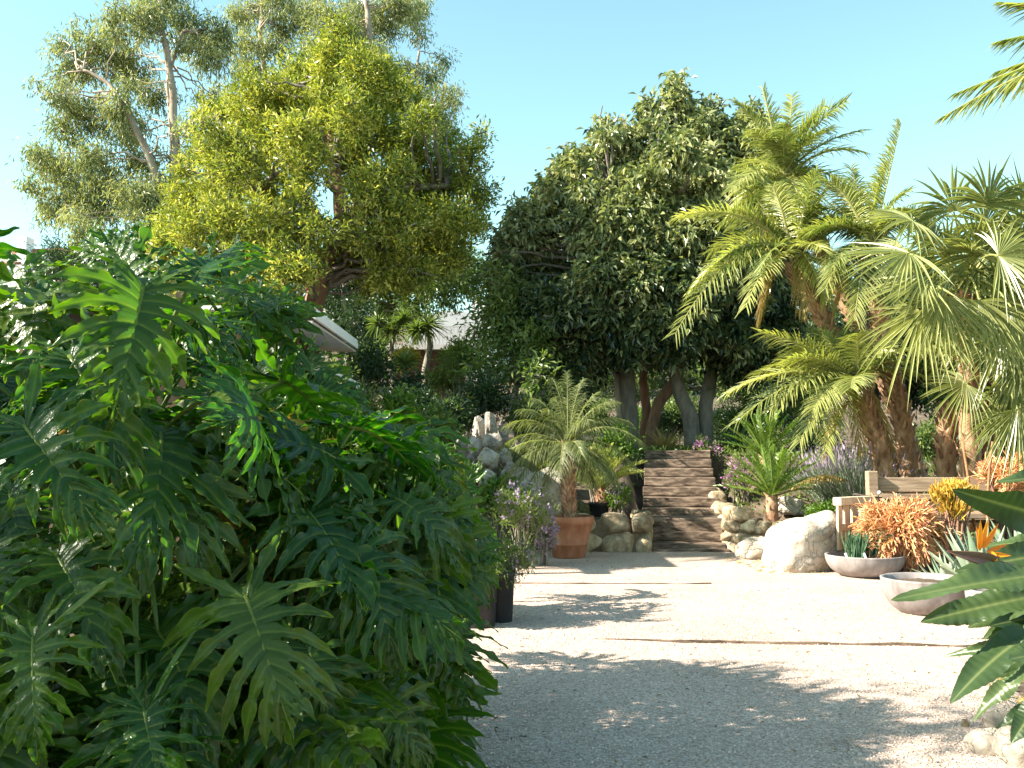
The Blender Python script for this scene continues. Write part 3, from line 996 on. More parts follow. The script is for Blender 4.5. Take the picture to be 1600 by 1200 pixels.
# posts (raked) left and right
for xx in (xl - 0.07, xr + 0.07):
    beam('post', M['bench_wood'], (xx, YB + 0.03, bz + 0.48), (1.02, 0.14, 0.13), (0, math.radians(90), 0), ben, cuts=6, seed=xx)
    # side panel: arm slab, slats, front post; runs towards the left-front
    sgn = -1 if xx < 6 else 1
    ax0, ay0 = xx + sgn * 0.02, YB - 0.04
    ax1, ay1 = xx + sgn * 0.64, YB - 0.60
    ang = math.atan2(ay1 - ay0, ax1 - ax0)
    Ls = math.hypot(ax1 - ax0, ay1 - ay0)
    za = at(1340, 774, YB)[2]
    beam('arm_rest', M['bench_sunlit'], ((ax0 + ax1) / 2, (ay0 + ay1) / 2, za - 0.05), (Ls + 0.1, 0.12, 0.10), (0, 0, ang), ben, cuts=5, seed=xx + 3)
    for f_, wv, mt_ in ((0.07, 0.10, 'bench_wood'), (0.33, 0.13, 'bench_sunlit'), (0.57, 0.13, 'bench_sunlit'), (0.80, 0.12, 'bench_sunlit'), (1.0, 0.10, 'bench_sunlit')):
        cx, cy = ax0 + (ax1 - ax0) * f_, ay0 + (ay1 - ay0) * f_
        beam('side_slat', M[mt_], (cx, cy, (za + bz) / 2 - 0.04), (za - bz - 0.12, 0.035 if mt_ == 'bench_sunlit' else 0.09, wv), (0, math.radians(90), ang), ben, cuts=3, seed=f_ + xx)
    beam('side_rail', M['bench_sunlit'], ((ax0 + ax1) / 2, (ay0 + ay1) / 2, bz + 0.30), (Ls, 0.05, 0.09), (0, 0, ang), ben, cuts=4, seed=xx + 5)
beam('seat', M['bench_wood'], ((xl + xr) / 2, YB - 0.30, bz + 0.44), (xr - xl + 0.1, 0.52, 0.07), (0, 0, 0), ben, cuts=8, seed=9)
mb = MB()
p0, p1 = at(1334, 772, YB - 0.1), at(1378, 778, YB - 0.1)
tube(mb, np.linspace(p0, p1, 4), 0.012, 6)
mb.build('iron_rod', M['iron'], ben, True)
mb = rock_mesh('b', None, (0.028, 0.02, 0.028), 3.3, 2, 0.05)
c = at(1374, 770, YB - 0.13)
mb.v = [v + c for v in mb.v]
mb.build('bolt', M['steel'], ben, True)

# rusty stakes standing behind the bench
for px0, py0, px1, py1, Y, lab in ((1516, 775, 1504, 690, 12.9, 'straight rusty stake standing up behind the bench'), (1549, 770, 1551, 690, 12.6, 'crooked rusty stake nearest the right edge')):
    p0, p1 = at(px0, py0, Y), at(px1, py1, Y)
    p0g = p0 + (p0 - p1) * ((p0[2] - hgt(p0[0], Y)) / (p1[2] - p0[2]))
    mb = MB()
    tube(mb, wiggle(p0g, p1, 9, 0.10), np.linspace(0.022, 0.016, 9), 7, rough=0.08)
    o = mb.build('rusty_stake', M['rust'], smooth_=True, origin=p0g)
    tag(o, lab, 'stake', 'rusty stakes')


# ------------------------------------------------------------------ buildings
def box(mb, x0, x1, y0, y1, z0, z1):
    V = [(x0, y0, z0), (x1, y0, z0), (x1, y1, z0), (x0, y1, z0), (x0, y0, z1), (x1, y0, z1), (x1, y1, z1), (x0, y1, z1)]
    mb.add(V, [[0, 3, 2, 1], [4, 5, 6, 7], [0, 1, 5, 4], [1, 2, 6, 5], [2, 3, 7, 6], [3, 0, 4, 7]])


def quad_slab(mb, A, B, C, D, th):
    """slab with corners A B C D (top), thickness th downward"""
    T = np.array([A, B, C, D], float)
    Bq = T - np.array([0, 0, th])
    mb.add(np.concatenate([T, Bq]), [[0, 1, 2, 3], [7, 6, 5, 4], [0, 4, 5, 1], [1, 5, 6, 2], [2, 6, 7, 3], [3, 7, 4, 0]])


A0, A1 = at(452, 470, 11.0), at(556, 553, 16.0)     # eave line runs away from the viewer
A0[2] = A1[2] = (A0[2] + A1[2]) / 2
gb = thing('garden_building', 'low brown boarded building with a white eave among the philodendrons', 'building', (A0[0] - 2.0, 13.0, 0))
ex0, ex1, ez = A0[0], A1[0], A0[2]
y0, y1 = 12.3, 16.0
mb = MB()
ov = 0.55
quad_slab(mb, (ex0 + 0.02, y0, ez + 0.17), (ex1 + 0.02, y1, ez + 0.17), (ex1 - 4.4, y1, ez + 0.24), (ex0 - 4.4, y0, ez + 0.24), 0.05)
mb.build('roof', M['white_paint'], gb)
mb = MB()
quad_slab(mb, (ex0 + 0.035, y0 - 0.01, ez + 0.12), (ex1 + 0.035, y1, ez + 0.12), (ex1 + 0.0, y1, ez + 0.12), (ex0 + 0.0, y0 - 0.01, ez + 0.12), 0.09)
mb.build('fascia', M['white_paint'], gb)
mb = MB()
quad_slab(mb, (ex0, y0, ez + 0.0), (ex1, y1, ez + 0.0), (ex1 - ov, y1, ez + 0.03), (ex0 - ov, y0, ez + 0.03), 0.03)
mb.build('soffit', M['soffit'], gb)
mb = MB()
quad_slab(mb, (ex0 - ov, y0 + 0.3, ez + 0.02), (ex1 - ov, y1 - 0.3, ez + 0.02), (ex1 - ov - 3.4, y1 - 0.3, ez + 0.02), (ex0 - ov - 3.4, y0 + 0.3, ez + 0.02), ez + 0.1)
mb.build('wall', M['board_wall'], gb)
mb = MB()
for u in np.linspace(0.02, 0.98, 26):
    xx = ex0 + (ex1 - ex0) * u - ov
    yy = y0 + 0.3 + (y1 - y0 - 0.6) * u
    box(mb, xx, xx + 0.025, yy - 0.025, yy + 0.025, 0.1, ez - 0.035)
mb.build('battens', M['board_wall'], gb)['kind'] = 'stuff'
# lower white roof in front of the wall
L0, L1 = at(376, 520, 9.4), at(568, 603, 15.5)
mb = MB()
quad_slab(mb, (L0[0] + (L1[0] - L0[0]) * 0.4, 11.7, L0[2] + (L1[2] - L0[2]) * 0.4 + 0.05), (L1[0], 15.5, L1[2] + 0.02), (ex1 - ov + 0.03, 15.5, L1[2] + 0.26), (ex0 - ov + 0.03, 11.7, L0[2] + (L1[2] - L0[2]) * 0.4 + 0.27), 0.10)
mb.build('lower_roof', M['white_paint'], gb)
mb = MB()
for u in (0.45, 0.72, 0.97):
    xx, yy = L0[0] + (L1[0] - L0[0]) * u - 0.12, 9.0 + 6.5 * u
    box(mb, xx - 0.05, xx + 0.05, yy - 0.05, yy + 0.05, 0, L0[2] + (L1[2] - L0[2]) * u - 0.05)
    mb.build('roof_post', M['board_wall'], gb)
    mb = MB()

# dark shed behind the dracaenas
sc_ = at(664, 540, 25.0)
sh = thing('flat_roofed_shed', 'dark red boarded shed with a pale flat roof edge', 'shed', (sc_[0], 25.6, hgt(sc_[0], 25.6)))
z0 = hgt(sc_[0], 25.6)
mb = MB()
box(mb, sc_[0] - 0.75, sc_[0] + 0.50, 25.0, 26.8, z0 - 0.2, sc_[2] - 0.12)
mb.build('wall', M['dark_red'], sh)
mb = MB()
for u in np.arange(-0.7, 0.5, 0.16):
    box(mb, sc_[0] + u, sc_[0] + u + 0.02, 24.985, 25.0, z0, sc_[2] - 0.15)
mb.build('board_joints', M['iron'], sh)['kind'] = 'stuff'
mb = MB()
box(mb, sc_[0] - 0.95, sc_[0] + 0.62, 24.8, 27.0, sc_[2] - 0.11, sc_[2] + 0.0)
mb.build('roof', M['dome'], sh)

# pale vaulted greenhouse far behind
dc = at(712, 525, 46)
dz = hgt(dc[0], 46) - 0.5
do = thing('vaulted_house', 'white house with a pale curved roof glimpsed between the trees', 'house', (dc[0], 46, dz))
mb = MB()
a = np.linspace(0, math.pi, 25)
R_ = 2.2
V = []
for yy in (46, 54):
    for x in a:
        V.append((dc[0] - 0.2 - R_ * math.cos(x), yy, dc[2] - 0.4 + R_ * 0.72 * math.sin(x)))
k = len(a)
mb.add(V, [[q, q + 1, q + 1 + k, q + k] for q in range(k - 1)] )
mb.add([V[q] for q in range(k)] + [(dc[0] - 0.2, 46, dc[2] - 0.4)], None, [[q + 1, q, k] for q in range(k - 1)])
mb.build('roof', M['dome'], do, False)
mb = MB()
box(mb, dc[0] - 2.35, dc[0] + 1.95, 46.1, 54, dz, dc[2] - 0.4)
mb.build('wall', M['white_paint'], do)
mb = MB()
box(mb, dc[0] + 0.6, dc[0] + 3.2, 49, 55, dz, at(735, 470, 49)[2])
mb.build('side_block', M['white_paint'], do)
mb = MB()
for u in np.linspace(-1.9, 1.6, 22):
    box(mb, dc[0] + u, dc[0] + u + 0.03, 45.5, 45.53, dz, dc[2] + 0.35)
box(mb, dc[0] - 1.95, dc[0] + 1.7, 45.49, 45.54, dc[2] + 0.35, dc[2] + 0.40)
mb.build('railing', M['soffit'], do)

# far villa on the hill, upper left
vc = at(30, 420, 92)
vz = hgt(vc[0], 92) - 1
vl = thing('hillside_villa', 'white villa with red tiled roofs on the far left hill', 'house', (vc[0], 92, vz))
mb = MB()
x0, x1 = at(26, 400, 92)[0], at(40.5, 400, 92)[0]
box(mb, x0, x1, 92, 93.5, vz, at(30, 369, 92)[2])
mb.build('chimney_tower', M['white_paint'], vl)
mb = MB()
x0, x1 = at(-60, 400, 93)[0], at(112, 400, 93)[0]
zt_ = at(30, 392, 93)[2]
box(mb, x0, x1, 93.6, 102, vz, zt_)
mb.build('wall', M['white_paint'], vl)
mb = MB()
quad_slab(mb, (x0 - .4, 93.2, zt_ + 0.05), (x1 + .4, 93.2, at(70, 388, 93)[2] + 0.1), (x1 + .4, 98, zt_ + 0.5), (x0 - .4, 98, zt_ + 0.4), 0.3)
mb.build('roof', M['roof_tile'], vl)
mb = MB()
x0, x1 = at(-40, 400, 91)[0], at(24, 400, 91)[0]
box(mb, x0, x1, 88, 91.5, vz - 2, at(20, 424, 91)[2])
mb.build('lower_wall', M['white_paint'], vl)
mb = MB()
zz = at(20, 424, 91)[2]
quad_slab(mb, (x0 - .3, 87.6, zz + 0.05), (x1 + .3, 87.6, zz + 0.05), (x1 + .3, 91.5, zz + 1.0), (x0 - .3, 91.5, zz + 1.0), 0.25)
mb.build('lower_roof', M['roof_tile'], vl)
mb = MB()
x0 = at(47, 400, 93)[0]
for q in range(2):
    xx = x0 + q * 1.7
    box(mb, xx, xx + 0.9, 93.57, 93.62, zt_ - 1.9, zt_ - 0.6)
    mb.build('window', M['iron'], vl)
    mb = MB()

# fittings that belong to one part hang under that part
for root, moves in ((gb, {'fascia': 'roof', 'soffit': 'roof', 'battens': 'wall'}), (sh, {'board_joints': 'wall'}), (vl, {'window': 'wall'}), (do, {})):
    kids = [o for o in bpy.data.objects if o.parent == root]
    first = {}
    for o in kids:
        first.setdefault(o.name.split('.')[0], o)
    for o in kids:
        tgt = moves.get(o.name.split('.')[0])
        if tgt:
            o.parent = first[tgt]
# ------------------------------------------------------------------ trees
def tree_leaves(mb, clumps, Y0, spec, seed):
    """clumps: (px, py, r_px[, dY]) -> leaves gathered in twigs through uneven balls"""
    cs = []
    for q, c in enumerate(clumps):
        dY = c[3] if len(c) > 3 else spec.get('dy', 1.0) * rng.normal()
        Y = Y0 + dY
        cs.append((at(c[0], c[1], Y), c[2] * spec.get('rs', 1.0) * Y / F))
        if spec.get('sat', 1) and c[2] > 25:
            for _ in range(spec.get('sats', 2)):
                e = rand_dirs(1)[0]
                cs.append((cs[-1 - _][0] + e * c[2] * 1.05 * Y / F, c[2] * rng.uniform(0.22, 0.4) * Y / F))
    for q, (c, r) in enumerate(cs):
        ntw = max(4, int(spec['twigs'] * r ** 2.2))
        P, d = scatter_clump(c, r, ntw, spec.get('shell', 0.35), seed + q * 1.37, spec.get('squash', 1.0))
        k = spec['per']
        idx = np.repeat(np.arange(ntw), k)
        n = len(idx)
        out = nrm(d[idx] + 0.25 * rng.normal(size=(n, 3)) + np.array([0, 0, spec.get('lift', 0.0)]))
        pos = P[idx] + out * (rng.random(n)[:, None] - 0.4) * spec['tw'] * 1.3 + rng.normal(size=(n, 3)) * spec['tw'] * 0.33
        D = out * spec.get('outw', 0.8) + rng.normal(size=(n, 3)) * spec.get('mess', 0.6) + np.array([0, 0, spec.get('hang', 0.0)])
        Nn = rng.normal(size=(n, 3)) * 0.5 + np.array([0, 0, 0.9]) * (1 - spec.get('nout', 0)) + out * (0.5 + spec.get('nout', 0))
        L = spec['L'] * rng.uniform(0.6, 1.25, n)
        tw_t = np.clip(rng.normal(0.42, 0.22, ntw), 0, 1)[idx]
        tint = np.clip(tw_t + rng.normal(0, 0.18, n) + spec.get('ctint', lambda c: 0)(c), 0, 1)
        leaf_cards(mb, pos, D, Nn, L, L * spec['asp'], tint, spec.get('bend', 0.12))
    return cs


def limb(mb, pts, r0, r1, n=9, sides=8, amp=0.12, tint=0.5):
    """limb through several points, tapering"""
    pts = [np.asarray(p, float) for p in pts]
    P = []
    for q in range(len(pts) - 1):
        seg = wiggle(pts[q], pts[q + 1], n, amp)
        P.append(seg if q == 0 else seg[1:])
    P = np.concatenate(P)
    for _ in range(2):
        P[1:-1] = 0.25 * P[:-2] + 0.5 * P[1:-1] + 0.25 * P[2:]
    tube(mb, P, np.linspace(r0, r1, len(P)), sides, tint=tint, rough=0.03)
    return P


def branchlets(mb, path, cs, rmax, every=1, r0=0.05, frac=1.0):
    """thin branches from the nearest limb point to each clump"""
    path = np.asarray(path)
    for c, r in cs:
        if rng.random() > frac:
            continue
        d = np.linalg.norm(path - c, axis=1) + np.maximum(0, path[:, 2] - c[2]) * 1.5
        k = int(np.argmin(d))
        p0 = path[k]
        L = np.linalg.norm(c - p0)
        if L > rmax or L < 0.05:
            continue
        mid = (p0 + c) / 2 + np.array([0, 0, 0.12 * L])
        pts = bez(p0, mid, c + (c - p0) * 0.1, 8) + np.concatenate([[[0, 0, 0]], rng.normal(size=(7, 3)) * 0.03 * L])
        tube(mb, pts, np.linspace(r0 * (0.5 + 0.3 * min(L, 3)), 0.012, 8), 6, tint=0.5)
        for _ in range(3):
            e = c + rand_dirs(1)[0] * r * 0.8
            tube(mb, wiggle(c, e, 5, 0.3), np.linspace(0.018, 0.006, 5), 5, tint=0.5)


def make_tree(name, label, base, clumps, Y0, spec, trunks, leafmat, barkmat, seed, extra=None, br=4.0, r0=0.06, frac=1.0, cat='tree', group=None):
    t = thing(name, label, cat, base, group)
    mb = MB()
    cs = tree_leaves(mb, clumps, Y0, spec, seed)
    mb.build('crown', M[leafmat], t)
    allp = []
    for q, tr in enumerate(trunks):
        mb = MB()
        pts = [at(*p) for p in tr[0]]
        if tr[3:] and tr[3] == 'ground':
            pts[0][2] = hgt(pts[0][0], pts[0][1]) - 0.1
        path = limb(mb, pts, tr[1], tr[2], amp=0.18)
        allp.append(path)
        if q == len(trunks) - 1:
            branchlets(mb, np.concatenate(allp), cs, br, r0=r0, frac=frac)
        mb.build('trunk', M[tr[4] if len(tr) > 4 else barkmat], t, True)
    return t


EUC = dict(nout=0.8, twigs=150, per=14, tw=0.42, L=0.24, asp=0.22, hang=-0.9, outw=0.4, mess=0.5, shell=0.25, dy=1.6, bend=0.1, ctint=lambda c: 0.10, rs=0.78)
ec1 = [(230, 30, 50), (295, 50, 50), (150, 75, 50), (118, 110, 42), (200, 100, 42), (325, 85, 36), (245, 150, 34), (185, 170, 40), (108, 200, 38), (60, 130, 13), (90, 260, 46), (150, 255, 44), (222, 250, 40), (300, 195, 30), (312, 235, 34), (76, 318, 38), (150, 320, 52), (225, 320, 52), (58, 245, 26), (275, 350, 44), (205, 385, 46), (135, 175, 40), (255, -5, 44), (345, 50, 28), (180, 30, 26), (130, 365, 40), (335, 150, 26), (260, 400, 50), (95, 150, 30), (205, 200, 34), (45, 285, 20), (250, 300, 40), (190, 300, 40), (120, 300, 36), (280, 440, 60), (210, 440, 50)]
eb = at(285, 600, 37)
eb[2] = hgt(eb[0], 37)
make_tree('eucalyptus_tree', 'tall airy grey-green eucalyptus with two pale bare trunks at the far left', eb, ec1, 37, EUC,
          [([(285, 600, 37), (278, 400, 37), (276, 300, 37), (274, 210, 37), (262, 90, 37), (250, 0, 37)], 0.27, 0.08, 'ground'),
           ([(276, 330, 37), (272, 240, 37.3), (260, 130, 37.5), (285, 50, 37.5)], 0.14, 0.05),
           ([(283, 470, 37), (268, 330, 36.6), (240, 262, 36.2), (200, 178, 36), (170, 130, 36), (130, 110, 36)], 0.20, 0.05)], 'eucalypt', 'bark_pale', 3.0, br=4.0, r0=0.03)
ec2 = [(480, 110, 36), (610, 120, 34), (640, 20, 34), (430, -10, 40), (520, 120, 36), (670, 120, 30), (690, 190, 30), (380, 70, 30), (405, 15, 38), (420, 75, 30), (395, 105, 30), (465, 25, 40), (515, 35, 42), (565, 20, 42), (600, 35, 38), (592, 85, 26), (655, 55, 20), (692, 95, 18), (700, 150, 26), (662, 150, 22), (682, 185, 26), (615, 5, 36), (545, 60, 34), (440, 50, 26), (380, 30, 20), (415, 130, 22), (640, 100, 18), (705, 215, 20), (560, 90, 30), (500, 80, 30)]
eb = at(560, 620, 43)
eb[2] = hgt(eb[0], 43)
make_tree('eucalyptus_tree', 'eucalyptus with sunlit pale tips rising behind the yellow-green tree', eb, ec2, 43, EUC,
          [([(560, 620, 43), (560, 420, 43), (572, 200, 43), (575, 80, 43), (570, 0, 43)], 0.36, 0.10, 'ground'),
           ([(560, 420, 43), (470, 300, 43), (425, 180, 43), (405, 60, 43), (408, 0, 43)], 0.22, 0.07),
           ([(566, 330, 43), (630, 260, 43), (652, 190, 43), (655, 80, 43)], 0.18, 0.05),
           ([(630, 260, 43), (680, 200, 43), (695, 130, 43)], 0.12, 0.04)], 'eucalypt', 'bark_pale', 8.0, br=4.0, r0=0.03)

YEL = dict(rs=0.84, twigs=860, per=14, tw=0.21, L=0.118, asp=0.32, hang=0.05, outw=0.8, mess=0.55, lift=0.35, shell=0.3, dy=0.9, bend=0.1, ctint=lambda c: 0.10 - 0.12 * smooth(-4.0, -1.2, c[0]))  # ctint darkens the leaf colour to the right, as painted shade
yc = [(520, 100, 48), (470, 128, 48), (570, 118, 50), (622, 150, 42), (400, 168, 50), (352, 180, 34), (345, 235, 48), (430, 220, 52), (500, 195, 58), (572, 205, 58), (640, 225, 48), (300, 315, 46), (268, 352, 34), (360, 305, 52), (430, 295, 48), (400, 375, 50), (338, 395, 44), (462, 365, 42), (545, 255, 40), (590, 290, 46), (650, 300, 50), (612, 372, 50), (682, 342, 46), (702, 280, 40), (738, 240, 26), (752, 212, 14), (720, 350, 40), (748, 322, 20), (690, 400, 36), (640, 412, 42), (562, 395, 38), (285, 270, 22), (310, 240, 20), (250, 380, 24), (420, 430, 36), (370, 430, 30), (700, 240, 26), (660, 190, 26), (735, 290, 26), (540, 160, 46), (450, 170, 44), (745, 360, 20), (290, 390, 34), (330, 420, 36, -1.8), (390, 415, 40, -2.0), (300, 360, 40, -1.8), (440, 400, 38, -2.2), (350, 350, 40, -2), (420, 345, 36, -2.2), (470, 320, 30, -2.0), (480, 260, 40, -2.0), (600, 340, 34, -1.6), (560, 365, 26, -1.8), (640, 345, 34, -1.6), (600, 425, 30, -1), (660, 430, 26, -1), (400, 440, 34, -1.6), (340, 445, 34, -1.5), (550, 190, 40, -2.0), (460, 210, 36, -2.2), (380, 260, 36, -2.0), (480, 425, 30, -2.4), (445, 440, 30, -2.4), (300, 420, 30, -1.2), (265, 400, 26, -0.6), (500, 360, 26, -2.2), (560, 300, 26, -2.0), (580, 435, 26, 0), (620, 440, 24, 0), (720, 400, 22, 0), (760, 300, 16, 0)]
yb = at(478, 640, 20.0)
yb[2] = hgt(yb[0], 20.0)
make_tree('broadleaf_tree', 'large yellow-green tree with a twisted reddish trunk and right side tinted as shade', yb, yc, 20, YEL,
          [([(478, 640, 20.0), (486, 480, 20.0), (505, 415, 20.0), (525, 375, 19.8), (535, 335, 19.8)], 0.24, 0.16, 'ground', 'bark_red'),
           ([(490, 450, 20.0), (462, 410, 19.8), (420, 350, 19.6), (400, 260, 19.6)], 0.18, 0.07, '', 'bark_red'),
           ([(535, 340, 19.8), (528, 290, 19.7), (520, 240, 19.8), (525, 140, 20.0)], 0.17, 0.05, '', 'bark_red'),
           ([(520, 385, 19.9), (570, 328, 19.8), (600, 300, 19.8), (660, 292, 19.8), (725, 290, 19.8)], 0.17, 0.05, '', 'bark_grey'),
           ([(500, 425, 20.0), (560, 400, 20.2), (640, 380, 20.5), (700, 370, 20.6)], 0.13, 0.05, '', 'bark_grey')], 'yellow_leaf', 'bark_grey', 14.0, br=2.6, r0=0.05)

FIC = dict(nout=0.7, rs=0.95, twigs=720, per=12, tw=0.22, L=0.17, asp=0.40, hang=-0.55, outw=0.85, mess=0.45, lift=0.1, shell=0.3, dy=0.8, bend=0.25, ctint=lambda c: -0.18 + 0.42 * smooth(3.8, 6.2, c[2]))  # ctint paints sun into the upper leaves and shade into the lower
fc = [(1058, 128, 10, 0), (1056, 150, 13, 0), (1062, 185, 14), (1015, 178, 12), (1018, 160, 10, 0), (948, 212, 12), (946, 190, 7, 0), (1000, 235, 26), (1060, 235, 30), (1112, 190, 12), (1115, 165, 9, 0), (1112, 235, 38), (1160, 225, 36), (1168, 185, 16), (1200, 228, 34), (900, 262, 24), (886, 240, 8, 0), (938, 275, 42), (1000, 298, 50), (1060, 305, 50), (1120, 300, 50), (1172, 300, 46), (1212, 280, 34), (850, 322, 20), (845, 295, 9, 0), (838, 355, 34), (880, 350, 42), (940, 368, 50), (1000, 388, 50), (1070, 400, 50), (1140, 390, 50), (1192, 370, 42), (1230, 350, 34), (796, 395, 22), (818, 425, 40), (790, 440, 26), (795, 480, 24), (870, 440, 46), (930, 458, 50), (1000, 468, 50), (1070, 478, 50), (1140, 480, 46), (1202, 470, 42), (1232, 432, 34), (850, 498, 36), (908, 522, 38), (968, 532, 30), (1040, 525, 36), (1100, 522, 34), (1160, 530, 34), (1212, 530, 28), (882, 560, 24), (1182, 568, 22), (1010, 548, 24), (1130, 560, 20), (795, 360, 8, 0), (925, 575, 18), (980, 212, 16), (1150, 258, 30), (975, 258, 30), (808, 330, 14), (865, 300, 20), (1000, 440, 44, -1.8), (1060, 440, 44, -1.9), (940, 430, 40, -1.7), (1110, 440, 44, -1.8), (890, 480, 36, -1.3), (960, 500, 36, -1.6), (1020, 505, 36, -1.8), (1080, 505, 36, -1.9), (1140, 510, 36, -1.6), (1050, 370, 44, -1.8), (980, 350, 44, -1.6), (1110, 360, 44, -1.8), (1180, 430, 40, -1.4), (850, 540, 28, -0.6), (900, 565, 28, -0.8), (1000, 540, 26, -1.4), (1060, 545, 24, -1.6), (1190, 560, 30, -0.8), (1150, 575, 22, -0.6), (1220, 500, 34, -0.5), (820, 470, 30, -.4), (790, 420, 20, -.3), (1020, 300, 40, -1.5), (1100, 280, 36, -1.4), (930, 320, 36, -1.2), (830, 560, 24, 0)]
for sx, sy, sl, sr in ((1058, 122, 70, 15), (1016, 160, 50, 12), (947, 188, 46, 12), (985, 205, 40, 11), (888, 240, 50, 12), (1114, 160, 56, 13), (1166, 178, 60, 13), (846, 292, 46, 12), (916, 235, 36, 10), (1085, 170, 40, 11), (1138, 195, 36, 11), (1195, 190, 46, 12), (800, 345, 36, 10), (868, 272, 34, 10), (1036, 185, 36, 11), (782, 385, 26, 9)):
    fc += [(sx + 6 * rng.normal(), sy + sl * q / 4, sr * (0.55 + 0.25 * q), 0.5 * rng.normal()) for q in range(4)]
fb = at(1040, 670, 21)
fb[2] = hgt(fb[0], 21)
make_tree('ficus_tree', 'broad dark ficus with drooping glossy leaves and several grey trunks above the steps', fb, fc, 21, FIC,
          [([(988, 668, 21), (980, 610, 21), (974, 560, 21), (962, 480, 21), (950, 380, 21)], 0.20, 0.11, 'ground'),
           ([(978, 668, 21.1), (968, 620, 21.1), (966, 590, 21.2), (955, 540, 21.3)], 0.12, 0.08, 'ground', 'bark_pale'),
           ([(1084, 700, 20.6), (1080, 655, 20.6), (1062, 615, 20.6), (1052, 575, 20.6), (1045, 480, 20.7), (1035, 380, 20.8)], 0.19, 0.10, 'ground'),
           ([(1096, 700, 20.7), (1101, 640, 20.7), (1112, 570, 20.7), (1125, 480, 20.8), (1135, 380, 21)], 0.17, 0.10, 'ground'),
           ([(1008, 668, 21.4), (1028, 630, 21.4), (1052, 598, 21.3), (1080, 540, 21.2)], 0.14, 0.10, 'ground', 'bark_red'),
           ([(1002, 662, 21.6), (1006, 620, 21.6), (1004, 590, 21.6), (1012, 540, 21.6)], 0.11, 0.08, 'ground', 'bark_red'),
           ([(1052, 565, 20.7), (1040, 552, 20.5), (1020, 548, 20.3), (1000, 530, 20.2)], 0.10, 0.05)], 'ficus', 'bark_grey', 21.0, br=3.0, r0=0.05)

MID = dict(twigs=330, per=12, tw=0.28, L=0.16, asp=0.36, hang=-0.1, outw=0.8, mess=0.6, shell=0.35, dy=0.8)


def simple_tree(label, clumps, Y0, trunkpts, leafmat, seed, spec=MID, bark='bark_grey', r=0.14, name='garden_tree', group='background garden trees', br=3.0):
    b = at(*trunkpts[0])
    b[2] = hgt(b[0], b[1])
    return make_tree(name, label, b, clumps, Y0, spec, [(trunkpts, r, r * 0.4, 'ground')], leafmat, bark, seed, br=br, r0=0.04, group=group)


simple_tree('pale green bushy tree under the dark side of the yellow-green tree', [(590, 440, 32), (632, 428, 32), (682, 428, 36), (724, 420, 32), (745, 445, 26), (602, 475, 30), (650, 465, 30), (702, 462, 24), (565, 480, 26), (560, 440, 20), (755, 415, 18), (610, 500, 22)], 32, [(655, 560, 32), (650, 500, 32), (655, 440, 32)], 'mid_leaf', 31.0)
simple_tree('dark tree filling the gap behind the twisted reddish trunk', [(540, 430, 30), (520, 470, 32), (560, 500, 30), (530, 520, 28), (580, 420, 26), (500, 440, 22)], 29, [(540, 600, 29), (545, 520, 29), (535, 450, 29)], 'dark_leaf', 33.0)
simple_tree('leafy green tree lit from the left between the dome and the ficus', [(792, 455, 26), (772, 495, 30), (810, 500, 34), (782, 540, 32), (832, 548, 32), (762, 570, 26), (815, 585, 28), (790, 425, 14), (745, 520, 18), (770, 440, 12), (840, 590, 24)], 20, [(812, 660, 20), (808, 600, 20), (795, 500, 20)], 'mid_leaf', 35.0, dict(MID, ctint=lambda c: 0.12), r=0.07)
simple_tree('dense dark green tree right behind the date palm trunks', [(1300, 470, 44), (1355, 500, 44), (1410, 450, 46), (1465, 490, 46), (1330, 560, 44), (1400, 570, 46), (1270, 560, 40), (1450, 590, 44), (1240, 590, 34)], 24, [(1370, 680, 24), (1365, 600, 24), (1370, 500, 24)], 'dark_leaf', 37.0)
simple_tree('mid green tree at the right edge behind the fan palm', [(1520, 460, 46), (1580, 420, 46), (1640, 460, 50), (1530, 560, 46), (1600, 570, 50), (1500, 620, 40), (1560, 660, 44), (1630, 650, 46)], 21, [(1570, 720, 21), (1570, 600, 21), (1575, 480, 21)], 'mid_leaf', 39.0)
simple_tree('dark evergreen tree far behind the ficus trunks', [(920, 590, 30), (980, 600, 34), (1050, 590, 34), (1120, 590, 34), (1180, 610, 34), (1010, 570, 30), (1090, 560, 30)], 34, [(1050, 650, 34), (1050, 620, 34), (1050, 580, 34)], 'mid_leaf', 41.0)
simple_tree('dark conifer-like tree on the slope below the hillside villa', [(80, 400, 22), (110, 405, 26), (140, 430, 30), (90, 435, 26), (60, 440, 24), (170, 420, 26), (120, 460, 30), (200, 450, 34), (40, 470, 34)], 30, [(110, 600, 30), (110, 500, 30), (105, 420, 30)], 'dark_leaf', 43.0, dict(MID, L=0.2, asp=0.14, outw=1.0, ctint=lambda c: 0.15))


